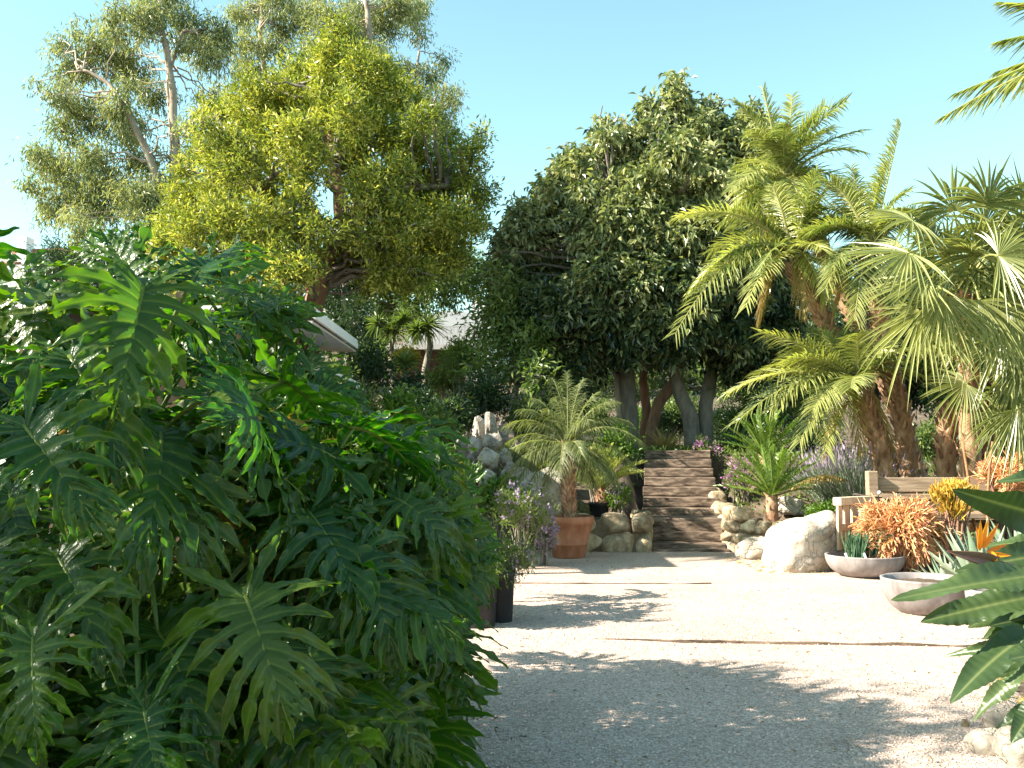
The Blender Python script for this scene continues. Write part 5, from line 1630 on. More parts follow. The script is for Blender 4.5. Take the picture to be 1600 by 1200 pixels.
FR = (-0.1, -0.85, 0.5)
FU = (-0.3, -0.5, 0.8)
fan_palm('fan palm with large drooping yellow-green fans over the bench', [[(1512, 748, 14.3), (1516, 660, 14.2), (1512, 560, 14.0), (1508, 460, 13.6)]], (1508, 445, 13.4), [
    (1440, 488, 11.8, 1385, 575, 105, (-0.35, -0.8, 0.45), 0.75), (1420, 395, 11.8, 1330, 415, 118, FU, 0.45), (1472, 462, 11.6, 1450, 550, 88, FR, 0.7),
    (1530, 470, 11.6, 1540, 570, 92, FR, 0.8), (1425, 345, 12.2, 1350, 335, 95, FU, 0.5), (1490, 330, 12.4, 1470, 250, 105, (-0.2, -0.7, -0.4), 0.45),
    (1545, 320, 12.2, 1560, 230, 110, (0, -0.8, -0.3), 0.4), (1440, 440, 11.6, 1350, 480, 95, FU, 0.5), (1580, 480, 11.6, 1600, 570, 105, FR, 0.55),
    (1560, 400, 11.8, 1620, 400, 100, FR, 0.4), (1460, 380, 12.8, 1390, 300, 90, FU, 0.35),
    (1565, 530, 12.4, 1580, 620, 88, FR, 0.45), (1590, 380, 12.8, 1595, 275, 110, (0, -0.8, 0.1), 0.45), (1530, 400, 12.8, 1500, 315, 100, (-0.2, -0.8, 0.2), 0.5), (1600, 450, 12.6, 1645, 380, 100, FR, 0.5), (1560, 455, 12.9, 1575, 360, 100, (0, -0.8, 0.2), 0.4), (1615, 330, 13.0, 1640, 240, 100, (0, -0.8, 0.1), 0.35), (1480, 400, 13.0, 1430, 330, 95, (-0.3, -0.7, 0.4), 0.5), (1600, 510, 12.9, 1650, 560, 95, FR, 0.45), (1540, 350, 13.3, 1520, 270, 95, (-0.1, -0.8, 0), 0.4)], 1.0)
fan_palm('shorter fan palm with two shaggy trunks near the right edge', [[(1482, 748, 14.6), (1478, 690, 14.6), (1484, 640, 14.5)], [(1540, 748, 14.6), (1546, 690, 14.6), (1560, 600, 14.2)]], (1552, 590, 14.0), [
    (1600, 560, 12.4, 1640, 620, 115, FR, 0.3), (1560, 520, 12.8, 1530, 440, 100, (-0.2, -0.8, 0.1), 0.4), (1590, 500, 12.9, 1620, 420, 100, (0.1, -0.8, 0.1), 0.4),
    (1510, 600, 13.6, 1470, 625, 75, FR, 0.4), (1590, 640, 12.5, 1600, 730, 100, FR, 0.35), 
    (1560, 640, 13.9, 1555, 710, 70, FR, 0.3), (1600, 330, 12.9, 1610, 250, 100, (0, -0.8, -0.2), 0.4), (1620, 420, 12.7, 1660, 380, 105, FR, 0.4)], 2.0)

# --- palm whose fronds reach in at the top right
fb_ = at(1850, 60, 8.0)
tb = thing('tall_palm', 'tall palm outside the right edge reaching spiky fronds into the sky', 'palm', (fb_[0], 8.0, 0))
palm_trunk(tb, [(fb_[0], 8.0, -0.05), (fb_[0] + 0.1, 8.0, 2.2), tuple(fb_ - [0, 0, 0.15])], 0.2, 0.17, 160, 0.16, 0.11)
for tx, ty, ty_, rise, vee in ((1468, 186, 7.9, 0.14, -20), (1494, 146, 8.2, 0.10, -10), (1556, 66, 7.8, 0.12, -10), (1562, 4, 8.1, 0.06, 0), (1558, 112, 8.4, 0.10, -10), (1700, 260, 7.7, 0.3, -10), (1650, -120, 8, 0.05, 10), (1780, -200, 8, 0.05, 20), (1950, -150, 8, 0.1, 20), (2100, 0, 8, 0.2, 10), (2080, 220, 8, 0.35, 0), (1850, 280, 8.9, 0.3, 0), (1800, 60, 9.6, 0.2, 10)):
    pinnate(fb_, at(tx, ty, ty_), rise, npair=60, ll=0.36, lw=0.022, vee=vee, ang=(50, 14), droop=0.35, rr=0.016, tint=0.4 + rng.normal() * 0.1, tsd=0.2).build('frond', M['phoenix'], tb)


# --- yuccas / dracaenas on the slope
def rosette(mb, c, R, n, W, up=0.3, tint=0.5, droop=0.3, down=-0.6):
    d = rand_dirs(n, up)
    d[:, 2] = np.maximum(d[:, 2], down)
    blades(mb, np.repeat(np.asarray(c)[None], n, 0) + d * 0.03, d, UP + rand_dirs(n) * 0.4, R * rng.uniform(0.7, 1.1, n), W, [0.7, 1, 0.8, 0.5, 0.05], droop * rng.uniform(0.3, 1.3, n), fold=0.4, tint=np.clip(tint + rng.normal(0, 0.25, n), 0, 1))


def dracaena(label, heads, Y, trunk_px, seed, cat='yucca', group='yuccas on the slope'):
    b = at(*trunk_px[0], Y)
    b[2] = hgt(b[0], Y)
    t = thing('yucca', label, cat, b, group)
    mb = MB()
    limb(mb, [b] + [at(x, y, Y) for x, y in trunk_px[1:]], 0.09, 0.06, amp=0.15)
    top = at(*trunk_px[-1], Y)
    for hx, hy, r in heads:
        tube(mb, bez(top, (top + at(hx, hy, Y)) / 2, at(hx, hy, Y), 5), 0.05, 6)
    mb.build('trunk', M['bark_grey'], t, True)
    for hx, hy, r in heads:
        mb = MB()
        rosette(mb, at(hx, hy, Y), r * Y / F, 80, 0.055, tint=0.55)
        mb.build('leaf_head', M['yucca'], t)
    return t


dracaena('yucca with a bare curved trunk in front of the dark red shed', [(668, 508, 36), (650, 515, 26)], 23, [(664, 625), (663, 585), (672, 545), (670, 515)], 1)
dracaena('yucca cluster left of the bare trunked yucca', [(612, 515, 34), (590, 505, 26), (630, 500, 28)], 23.5, [(618, 620), (612, 560), (612, 530)], 2)
dracaena('single low yucca rosette with drying leaves below the yellow shrub', [(632, 568, 34)], 20.5, [(632, 640), (632, 600), (632, 575)], 3)
dracaena('pale yucca rosette at the right end of the shed roof', [(715, 548, 30)], 22.5, [(716, 620), (715, 580), (715, 552)], 4)
dracaena('small spiky yucca among the dark bushes above the left rocks', [(700, 640, 24)], 17.5, [(700, 690), (700, 660), (700, 642)], 5)

# --- spiky rosette between steps and trunks
for px, py, Y, r, lab in ((1150, 640, 19.5, 34, 'strappy green clump right of the forked ficus trunk'), (1040, 690, 19.6, 24, 'dry brown grassy clump in front of the ficus trunks')):
    c = at(px, py + 14, Y)
    c[2] = hgt(c[0], Y)
    mb = MB()
    rosette(mb, c, r * 2.2 * Y / F, 110, 0.03, up=1.2, tint=0.4, droop=0.4, down=0.05)
    o = mb.build('strap_plant', M['yucca'] if px > 1100 else M['dry_frond'], None, origin=c)
    tag(o, lab, 'plant')

# --- fire stick plants
def stick_bush(label, c, g, R, n, mat, seed, up=0.4, tmin=0.0, squash=0.8, hang=0.2, cat='succulent', group='orange stick succulents'):
    t = thing('stick_plant', label, cat, (c[0], c[1], g), group)
    mb = MB()
    stm = MB()
    for q in range(26):
        d = rand_dirs(1, up)[0]
        e = c + d * np.array([R * 1.25, R, R * squash]) * rng.uniform(0.25, 0.95)
        b = np.array([c[0] + rng.normal() * 0.05, c[1] + rng.normal() * 0.05, g])
        P = bez(b, (b + e) / 2 + UP * 0.1, e, 6)
        tube(stm, P, np.linspace(0.02, 0.010, 6), 5, tint=0.3)
        k = n // 26
        p0 = np.repeat(e[None], k, 0) + rng.normal(size=(k, 3)) * R * 0.16
        D = nrm(p0 - c) + np.array([0, 0, up]) + rng.normal(size=(k, 3)) * 0.55
        blades(mb, p0, D, rand_dirs(k), R * rng.uniform(0.25, 0.48, k), 0.015, [0.8, 1, 0.9, 0.6], hang * rng.random(k), fold=0.6, tint=rng.uniform(-0.25, 0.25, k), along=True)
        p1 = p0 + nrm(D) * R * 0.16
        blades(mb, p1, D + rng.normal(size=(k, 3)) * 0.6, rand_dirs(k), R * rng.uniform(0.15, 0.32, k), 0.012, [0.8, 1, 0.9, 0.6], hang * rng.random(k), fold=0.6, tint=rng.uniform(0.1, 0.5, k), along=True)
    mb.build('sticks', M[mat], t)
    stm.build('stem', M['bark_red'], t, True)
    return t


c = at(1408, 830, 12.3)
stick_bush('wide salmon orange stick succulent in front of the bench', c, 0.02, 0.37, 4200, 'sticks', 1, squash=0.85, hang=0.5, up=0.15)
c = at(1487, 800, 12.1)
stick_bush('upright yellow stick succulent in front of the bench back', c, 0.02, 0.24, 1100, 'yellow_sticks', 2, up=1.6, hang=0.0, squash=1.5)
c = at(1574, 745, 13.0)
stick_bush('bright orange stick succulent at the right end of the bench', c, hgt(c[0], 13.0), 0.28, 1100, 'sticks', 3, up=0.5)

# --- pencil plants in the bowl with white tags
for px, lab in ((1338, 'left tuft of green pencil stems in the shallow bowl'), (1373, 'right tuft of green pencil stems in the shallow bowl')):
    c = at(px, 876, 12.15)
    c[2] = B1[2] + 0.21
    n = 170
    p0 = c + rng.normal(size=(n, 3)) * [0.055, 0.055, 0]
    mb = MB()
    blades(mb, p0, UP + rng.normal(size=(n, 3)) * [0.16, 0.16, 0], rand_dirs(n), rng.uniform(0.24, 0.36, n), 0.011, [1, 1, 1, 0.6], 0.02, fold=0.5, tint=rng.random(n))
    tag(mb.build('pencil_plant', M['pencil'], None, origin=c), lab, 'succulent', 'pencil plants in the bowl')
    b = at(px - 14 if px < 1350 else px - 20, 884, 11.95)
    b[2] = B1[2] + 0.20
    bm = bmesh.new()
    beam_bm(bm, (b[0], b[1], b[2] + 0.05), (0.03, 0.003, 0.12), (math.radians(-10), math.radians(-18), 0.1), 0.001, 0)
    tag(bm_obj(bm, 'plant_tag', M['white_tag'], None, False, b), 'white plastic tag in front of the %s tuft of pencil stems' % ('left' if px < 1350 else 'right'), 'plant tag', 'plant tags in the bowl')

# --- agave
def agave(label, px, py, Y, R, n, seed, g=0.0, aim=None):
    c = at(px, py, Y)
    c[2] = g
    t = thing('agave', label, 'agave', c, 'agaves behind the strelitzia')
    for q in range(n):
        az = q * 2.39996 + seed
        el = math.radians(12 + 66 * (q / n) ** 0.8)
        d = np.array([math.cos(az) * math.cos(el), math.sin(az) * math.cos(el), math.sin(el)])
        mb = MB()
        blades(mb, [c + d * 0.04 + UP * 0.05], [d], [UP - d * 0.5 if el < 1.2 else -d + np.array([0, 0, .01])], R * rng.uniform(0.85, 1.1), R * 0.20, [0.75, 0.95, 1, 0.95, 0.8, 0.55, 0.28, 0.03], -0.08, fold=0.45, tint=rng.random(1))
        mb.build('leaf', M['agave'], t, True)
    return t


agave('pale blue-green agave behind the orange strelitzia flower', 1535, 895, 10.4, 0.66, 30, 0.3)
agave('second pale agave at the right edge behind the strelitzia', 1600, 850, 11.2, 0.70, 26, 1.3)
agave('small agave offset beside the shallow bowls', 1478, 905, 10.6, 0.36, 20, 2.1)
# ------------------------------------------------------------------ philodendron leaves
def philo_leaf_mesh(seed, narrow=1.0, bendv=0.35, foldv=0.25, wave=1.0):
    """deeply lobed split leaf; petiole joint at origin, tip towards +Y, upper face +Z, length 1"""
    r = np.random.default_rng(seed)
    nl = 10
    th = np.radians(np.array([162, 140, 120, 103, 88, 75, 63, 52, 42, 31]) + r.normal(0, 3, nl))
    ln = np.array([0.42, 0.54, 0.60, 0.61, 0.59, 0.55, 0.50, 0.43, 0.35, 0.27]) * narrow * r.uniform(0.88, 1.1, nl)
    s0 = np.array([0.0, 0.01, 0.035, 0.10, 0.19, 0.29, 0.40, 0.51, 0.62, 0.74])
    us = np.concatenate([[0, .09, .17, .23], np.linspace(.27, .93, 23), [.955, .98, 1.0]])
    mb = MB()
    mb.att['edge'] = []
    edge_all = []

    def center(i, sg):
        t0 = th[i]
        out = []
        p = np.array([0.0, s0[i]])
        prev = 0
        for u in us:
            a = t0 - math.radians(30) * u * (1 if t0 < 2.2 else 0.4)
            p = p + np.array([math.sin(a), math.cos(a)]) * ln[i] * (u - prev)
            prev = u
            out.append(p.copy())
        out = np.array(out)
        out[:, 0] *= sg
        return out

    for sg in (1, -1):
        Cs = [center(i, sg) for i in range(nl)]
        # terminal lobe half
        tl = np.stack([np.zeros_like(us), 0.80 + 0.22 * us], -1)
        Cs.append(tl)
        for i in range(nl + 1):
            C = Cs[i]
            T = nrm(np.gradient(C, axis=0))
            Nn = np.stack([T[:, 1], -T[:, 0]], -1)
            usin = 0.27 + 0.04 * r.normal()
            ph1, ph2 = r.uniform(0, 6.28, 2)
            lobw = (0.030 + 0.009 * r.random()) * (1 if i < nl else 0.9)
            edges = []
            for side, other in ((0, i - 1), (1, i + 1)):
                ph = ph1 if side == 0 else ph2
                if 0 <= other <= nl:
                    B = 0.5 * (C + Cs[other])
                else:
                    B = C + 0.10 * (Nn if side == 0 else -Nn) * (0.35 + 0.65 * np.minimum(1, us / 0.3))[:, None] * (0.8 if i < nl else 0)
                dv = B - C
                dist = np.linalg.norm(dv, axis=1)
                # side direction: towards neighbour
                sgn = np.sign(np.sum(dv * Nn, 1) + 1e-9)
                sdir = Nn * np.median(sgn[3:])
                tip = np.clip(1 - ((us - 0.60) / 0.40).clip(0) ** 1.5, 0, 1) ** 0.85
                lob = lobw * (0.62 + 0.58 * np.abs(np.sin(us * 9.0 + ph)) ** 0.9) * (1.0 + 0.30 * np.exp(-((us - 0.68) / 0.16) ** 2)) * tip
                blend = np.clip((us - usin) / 0.10, 0, 1)
                E = np.where(us[:, None] <= usin, B, C + sdir * np.minimum(lob, np.maximum(dist, 0.01) * 0.85 + 0.25 * np.clip(us - usin, 0, 1))[:, None])
                mid = C + sdir * np.minimum(lob * 1.1, dist)[:, None]
                E = np.where(((us > usin) & (us < usin + 0.1))[:, None], (1 - blend)[:, None] * mid + blend[:, None] * E, E)
                if i == nl and side == 1:
                    E = C + np.array([1e-4, 0]) * 0
                edges.append(E)
            k = len(us)
            A, Bq = edges
            V = np.zeros((k, 5, 3))
            V[:, 0, :2] = A
            V[:, 1, :2] = 0.5 * A + 0.5 * C
            V[:, 2, :2] = C
            V[:, 3, :2] = 0.5 * Bq + 0.5 * C
            V[:, 4, :2] = Bq
            wd = np.linalg.norm(A - C, axis=1) + np.linalg.norm(Bq - C, axis=1)
            puff = 0.16 * wd
            free = np.clip((us - usin) / 0.15, 0, 1)
            V[:, 1, 2] = puff * 0.9
            V[:, 3, 2] = puff * 0.9
            V[:, 0, 2] = puff * 1.0 + free * wave * 0.020 * np.sin(us * 19 + ph1 * 2)
            V[:, 4, 2] = puff * 1.0 + free * wave * 0.020 * np.sin(us * 16 + ph2 * 2)
            # each lobe hangs and twists a little differently
            dz = r.normal(0, 0.10) * us ** 1.5 - 0.05 * us ** 2 * (ln[min(i, nl - 1)] / 0.5)
            V[:, :, 2] += dz[:, None]
            tw = r.normal(0, 0.7) * free
            off = V[:, :, :2] - C[:, None, :]
            lat = np.sum(off * Nn[:, None, :], -1)
            V[:, :, 2] += lat * np.sin(tw)[:, None]
            ii = np.arange(k - 1)[:, None] * 5
            jj = np.arange(4)[None]
            q = ii + jj
            Q = np.stack([q, q + 1, q + 6, q + 5], -1).reshape(-1, 4)
            a0 = V[0, 0, :2] - V[0, 2, :2]
            vein = np.zeros((k, 5))
            vein[:, 2] = 0.95 - 0.35 * us
            ed = np.zeros((k, 5))
            ed[:, 0] = ed[:, 4] = free
            ed[-2:, :] = 1
            f3 = V.reshape(-1, 3)
            # consistent upward facing
            p0, p1, p2 = f3[Q[20][0]], f3[Q[20][1]], f3[Q[20][2]]
            if np.cross(p1 - p0, p2 - p1)[2] < 0:
                Q = Q[:, ::-1]
            mb.add(f3, Q, tint=r.random() * 0.4 + 0.6 * us.repeat(5) * r.random(), vein=vein.ravel())
            mb.att['edge'].append(ed.ravel())
    # midrib
    yy = np.linspace(-0.02, 0.97, 16)
    n0 = mb.n
    tube(mb, np.stack([0 * yy, yy, 0 * yy + 0.004], -1), np.linspace(0.016, 0.004, 16), 6, tint=0.5, vein=1.0)
    mb.att['edge'].append(np.zeros(mb.n - n0))
    # overall shape
    V = np.concatenate(mb.v)
    x, y, z = V[:, 0], V[:, 1], V[:, 2]
    ax = np.abs(x)
    z2 = z + foldv * ax - (0.28 + 0.25 * r.random()) * ax ** 2 - bendv * np.maximum(y, 0) ** 2 - 0.05 * np.minimum(y, 0) ** 2 + 0.03 * np.sin(y * 7 + seed) * ax * 4
    ynew = y * (1 - 0.15 * bendv * np.maximum(y, 0))
    V2 = np.stack([x * (1 - 0.12 * ax), ynew, z2], -1)
    mb.v = [V2]
    return mb.mesh('philodendron_leaf', M['philo'], True)


PL = [philo_leaf_mesh(s, nw, bd, fo) for s, nw, bd, fo in ((1, 1.0, 0.20, 0.30), (2, 1.1, 0.45, 0.15), (3, 0.95, 0.2, 0.35), (4, 1.05, 0.55, 0.1), (5, 1.0, 0.38, 0.4), (6, 1.12, 0.25, 0.05), (7, 0.9, 0.5, 0.3))]


class Philo:
    def __init__(self, label, x, y, hgt_, seed, tilt=(0, 0), stem_r=0.075):
        self.base = np.array([x, y, 0.0])
        self.t = thing('philodendron', label, 'philodendron', self.base, 'split leaf philodendrons')
        self.crown = self.base + np.array([tilt[0], tilt[1], hgt_])
        self.mid = self.base + np.array([tilt[0] * 0.3, tilt[1] * 0.3, hgt_ * 0.5])
        mb = MB()
        P = bez(self.base - [0, 0, 0.05], self.mid, self.crown, 12) + rng.normal(size=(12, 3)) * 0.012
        tube(mb, P, np.linspace(stem_r * 1.15, stem_r * 0.8, 12), 14, rough=0.05)
        mb.build('stem', M['stem_scar'], self.t, True)
        self.P = P
        self.n = 0
        self.pet = MB()

    def leaf(self, B, T, normal, var=None, old=False, yellow=False):
        B, T = np.asarray(B, float), np.asarray(T, float)
        y = T - B
        L = np.linalg.norm(y)
        y = y / L
        z = np.asarray(normal, float)
        z = nrm(z - np.dot(z, y) * y)
        x = np.cross(y, z)
        o = bpy.data.objects.new('leaf', PL[(var if var is not None else int(rng.integers(len(PL))))])
        COL.objects.link(o)
        m = Matrix(((x[0], y[0], z[0], 0), (x[1], y[1], z[1], 0), (x[2], y[2], z[2], 0), (0, 0, 0, 1)))
        o.rotation_mode = 'QUATERNION'
        o.rotation_quaternion = m.to_quaternion()
        o.scale = (L, L, L)
        o.location = B - self.base
        o.parent = self.t
        if yellow:
            o.material_slots[0].link = 'OBJECT'
            o.material_slots[0].material = M['philo_old']
            o['label'] = 'yellowing leaf'
        # petiole rises from the stem and arches over to the leaf joint
        k = int(rng.integers(6, 12))
        s = self.P[k] + rng.normal(size=3) * 0.02
        d = np.linalg.norm(B - s)
        ctrl = s + (B - s) * 0.55 + UP * 0.22 * d - y * 0.05
        mb = MB()
        tube(mb, bez(s, ctrl, B + y * 0.02, 12), np.linspace(0.016, 0.0085, 12) * (0.8 + 0.4 * L), 7, tint=rng.uniform(0.1, 0.7))
        mb.build('petiole', M['old_petiole' if old else 'petiole'], self.t, True)
        self.n += 1


def px_leaf(p, b, t, normal, var=None, old=False):
    p.leaf(at(*b), at(*t), normal, var, old)


TOPX = [-400, 0, 100, 250, 330, 450, 480, 520, 560, 640, 720, 775, 800]
TOPY = [400, 405, 395, 395, 410, 440, 480, 545, 590, 650, 675, 765, 840]


def visible_ok(P, m=0):
    x, y = to_px(P)
    if P[1] < 1.2:
        return False
    if x < -60:
        return y > 380 or P[2] < 2.2
    lim = 792 if y < 890 else (738 if y < 1000 else 748)
    if x > lim - m:
        return False
    if y < np.interp(x, TOPX, TOPY) + m * 0.6:
        return False
    # sight line to the building
    if 400 < x < 560 and 480 < y < 575 and rng.random() < 0.5:
        return False
    return True


def fill(p, n, R, zr, seed, front=0.55, Lr=(0.34, 0.64)):
    made = tries = 0
    while made < n and tries < n * 40:
        tries += 1
        az = rng.uniform(0, 2 * math.pi)
        el = math.radians(rng.uniform(-25, 75))
        if rng.random() < front and math.sin(az) > 0:
            az = -az
        d = np.array([math.cos(az) * math.cos(el), math.sin(az) * math.cos(el), math.sin(el)])
        B = p.crown + d * R * rng.uniform(0.45, 1.0) + UP * rng.uniform(-0.5, 0.1)
        if B[2] < zr:
            continue
        hz = nrm(np.array([d[0], d[1], 0.0]) + rng.normal(size=3) * [0.35, 0.35, 0])
        tipd = nrm(hz * rng.uniform(0.5, 1.0) - UP * rng.uniform(-0.25, 0.95) + UP * 0.6 * max(0, d[2]))
        L = rng.uniform(*Lr)
        T = B + tipd * L
        if not (visible_ok(B, 20) and visible_ok(T, 0)):
            continue
        e1 = B + np.cross(tipd, UP) * L * 0.5
        e2 = B - np.cross(tipd, UP) * L * 0.5
        if not (visible_ok(e1, -15) and visible_ok(e2, -15)):
            continue
        nn = nrm(d * 0.7 + UP * rng.uniform(0.1, 0.9) + hz * 0.4 + rng.normal(size=3) * 0.40)
        p.leaf(B, T, nn, old=rng.random() < 0.06, yellow=rng.random() < 0.02)
        made += 1


FRT = (0.1, -0.8, 0.55)
p1 = Philo('tall philodendron at the left edge with the highest sunlit split leaf', -1.75, 4.3, 1.75, 1, (0.1, -0.1), 0.09)
p2 = Philo('philodendron in the left middle with broad dark leaves facing the path', -1.05, 4.7, 1.15, 2, (0.1, -0.25), 0.08)
p3 = Philo('rightmost philodendron spreading its split leaves over the gravel', -0.72, 5.5, 1.05, 3, (0.2, -0.1), 0.075)
p4 = Philo('philodendron behind the front ones with sunlit leaves in front of the brown building', -1.55, 6.6, 1.75, 4, (0.1, 0), 0.085)
p5 = Philo('farthest philodendron with bright green leaves left of the rock pile', -0.95, 9.6, 1.05, 5, (0.1, 0.0), 0.07)
p0 = Philo('philodendron cut off by the left edge of the frame', -2.85, 5.0, 1.75, 6, (0.15, -0.1), 0.09)

# leaves read off the photograph: joint, tip, facing
px_leaf(p1, (222, 452, 3.55), (190, 640, 3.25), (0.62, -0.75, 0.35), 0)
px_leaf(p1, (215, 440, 3.75), (150, 345, 3.9), (-0.3, -0.6, 0.75), 2)
px_leaf(p1, (300, 440, 3.9), (350, 360, 4.2), (0.2, -0.7, 0.6), 4)
px_leaf(p1, (40, 668, 3.1), (140, 800, 2.9), (-0.1, -0.75, 0.6), 4)
px_leaf(p1, (15, 770, 3.5), (35, 890, 3.3), (0.1, -0.75, 0.6), 1)
px_leaf(p1, (-20, 850, 3.4), (10, 980, 3.2), (0.2, -0.75, 0.6), 4)
px_leaf(p1, (-15, 720, 3.7), (-5, 830, 3.5), (0.1, -0.75, 0.6), 6)
px_leaf(p1, (60, 470, 3.9), (20, 560, 3.6), (-0.2, -0.6, 0.75), 1)
px_leaf(p1, (20, 430, 4.0), (-40, 520, 3.8), (-0.3, -0.6, 0.75), 3)
px_leaf(p1, (110, 560, 3.5), (200, 690, 3.2), (0.2, -0.7, 0.65), 6)
px_leaf(p2, (52, 1000, 2.9), (45, 1190, 2.75), (0.0, -0.8, 0.6), 0)
px_leaf(p2, (385, 935, 3.35), (455, 1130, 3.1), (0.1, -0.78, 0.62), 5)
px_leaf(p2, (215, 790, 3.5), (130, 900, 3.2), (-0.1, -0.7, 0.65), 3)
px_leaf(p2, (225, 1110, 3.0), (250, 1260, 2.8), (0.1, -0.8, 0.6), 2)
px_leaf(p2, (250, 720, 3.7), (330, 850, 3.4), (0.2, -0.7, 0.65), 1)
px_leaf(p2, (90, 870, 3.3), (160, 990, 3.0), (0.2, -0.75, 0.6), 6)
px_leaf(p3, (556, 868, 3.9), (640, 1010, 3.65), (0.25, -0.72, 0.62), 1)
px_leaf(p3, (545, 880, 4.2), (478, 770, 4.3), (0.3, -0.9, -0.05), 2)
px_leaf(p3, (590, 1090, 3.9), (690, 1190, 3.8), (0.3, -0.75, 0.55), 4)
px_leaf(p3, (620, 780, 4.4), (745, 840, 4.3), (0.2, -0.5, 0.8), 3)
px_leaf(p3, (590, 720, 4.7), (720, 760, 4.7), (0.15, -0.45, 0.85), 5)
px_leaf(p3, (560, 690, 4.9), (690, 700, 5.0), (0.0, -0.5, 0.85), 0)
px_leaf(p3, (520, 640, 5.0), (600, 690, 4.9), (0.1, -0.6, 0.75), 6)
px_leaf(p3, (480, 1010, 3.7), (530, 1130, 3.5), (0.15, -0.75, 0.6), 3)
px_leaf(p3, (600, 930, 4.5), (715, 960, 4.5), (0.2, -0.6, 0.75), 6)
for b_, t_, n_, v_ in (((690, 800, 5.0), (808, 842, 5.1), (0.1, -0.4, 0.9), 5), ((670, 850, 4.8), (792, 905, 4.8), (0.15, -0.5, 0.85), 0), ((690, 760, 5.3), (798, 805, 5.4), (0.0, -0.4, 0.9), 6), ((640, 905, 4.7), (752, 990, 4.6), (0.2, -0.6, 0.75), 3), ((700, 830, 5.2), (775, 900, 5.0), (0.3, -0.6, 0.75), 1)):
    px_leaf(p3, b_, t_, n_, v_)
for b_, t_, n_, v_ in (((385, 465, 5.8), (440, 500, 5.6), (0.05, -0.6, 0.8), 0), ((425, 495, 5.6), (470, 560, 5.3), (0.15, -0.7, 0.65), 4), ((350, 455, 5.9), (400, 520, 5.5), (0.0, -0.7, 0.7), 6), ((480, 560, 5.8), (545, 600, 5.6), (0.1, -0.6, 0.8), 2)):
    px_leaf(p4, b_, t_, n_, v_)
px_leaf(p3, (655, 805, 4.7), (788, 868, 4.7), (0.15, -0.5, 0.8), 2)
px_leaf(p3, (640, 725, 5.0), (772, 768, 5.1), (0.1, -0.45, 0.85), 4)
px_leaf(p3, (660, 690, 5.6), (740, 715, 5.8), (0.1, -0.5, 0.85), 1)
px_leaf(p4, (395, 490, 5.2), (470, 440, 5.5), (0.1, -0.5, 0.8), 3)
px_leaf(p4, (345, 420, 5.3), (375, 350, 5.6), (-0.2, -0.6, 0.7), 5)
px_leaf(p4, (470, 610, 5.3), (560, 600, 5.2), (0.1, -0.8, 0.5), 1)
px_leaf(p4, (410, 470, 5.6), (480, 500, 5.3), (0.1, -0.35, 0.9), 2)
px_leaf(p4, (330, 640, 5.3), (420, 720, 5.0), (0.2, -0.7, 0.65), 0)
px_leaf(p4, (450, 700, 5.2), (540, 790, 4.9), (0.2, -0.7, 0.65), 4)
px_leaf(p4, (400, 580, 5.5), (430, 660, 5.2), (0.1, -0.7, 0.7), 6)

for b, t, nn, v in (((150, 400, 4.2), (110, 350, 4.3), (-0.5, -0.5, 0.5), 4), ((210, 400, 4.4), (205, 345, 4.5), (-0.7, -0.5, 0.3), 2), ((265, 420, 4.6), (285, 375, 4.7), (-0.5, -0.7, 0.4), 6),
                    ((330, 410, 5.2), (325, 360, 5.3), (-0.8, -0.4, 0.2), 2), ((430, 480, 5.2), (490, 455, 5.2), (0.0, -0.5, 0.9), 4), ((60, 430, 4.4), (95, 400, 4.6), (-0.4, -0.5, 0.8), 0), ((380, 455, 5.0), (330, 440, 5.1), (0.0, -0.6, 0.7), 5),
                    ((270, 500, 4.2), (390, 520, 4.2), (0.1, -0.5, 0.85), 1), ((300, 560, 4.3), (400, 610, 4.2), (0.2, -0.6, 0.8), 3)):
    px_leaf(p4 if b[2] > 4.55 else p1, b, t, nn, v)

def skirt(p, n, x0, x1, y0, y1, z0, z1):
    for _ in range(n):
        B = np.array([rng.uniform(x0, x1), rng.uniform(y0, y1), rng.uniform(z0, z1)])
        hz = nrm(np.array([B[0] - p.base[0] + rng.normal() * 0.3, B[1] - p.base[1] - 0.2, 0.0]))
        tipd = nrm(hz * rng.uniform(0.5, 1.0) - UP * rng.uniform(0.1, 0.8))
        T = B + tipd * rng.uniform(0.42, 0.6)
        if visible_ok(B, 20) and visible_ok(T, 0) and T[2] > 0.05:
            p.leaf(B, T, nrm(hz * 0.6 + UP * 0.7 + rng.normal(size=3) * 0.3), old=rng.random() < 0.1)


skirt(p0, 16, -3.2, -2.2, 4.0, 4.8, 0.4, 1.6)
skirt(p1, 26, -2.3, -1.2, 3.3, 4.0, 0.3, 0.95)
skirt(p2, 24, -1.4, -0.55, 3.7, 4.4, 0.3, 0.9)
skirt(p3, 18, -0.9, -0.4, 4.4, 5.4, 0.3, 0.9)
skirt(p4, 26, -2.3, -0.8, 5.0, 5.9, 0.35, 1.5)
skirt(p2, 12, -1.5, -0.8, 4.3, 4.7, 0.6, 1.2)
fill(p0, 34, 1.0, 0.5, 0)
fill(p1, 24, 1.0, 0.7, 1)
fill(p2, 22, 0.85, 0.3, 2)
fill(p3, 24, 0.85, 0.35, 3)
fill(p4, 34, 0.95, 0.6, 4)
fill(p5, 34, 0.85, 0.5, 5, Lr=(0.38, 0.55))
q0 = Philo('philodendron beyond the left edge shading its neighbours', -3.3, 3.6, 1.7, 7, (0.1, 0), 0.09)
fill(q0, 26, 1.1, 0.5, 6)

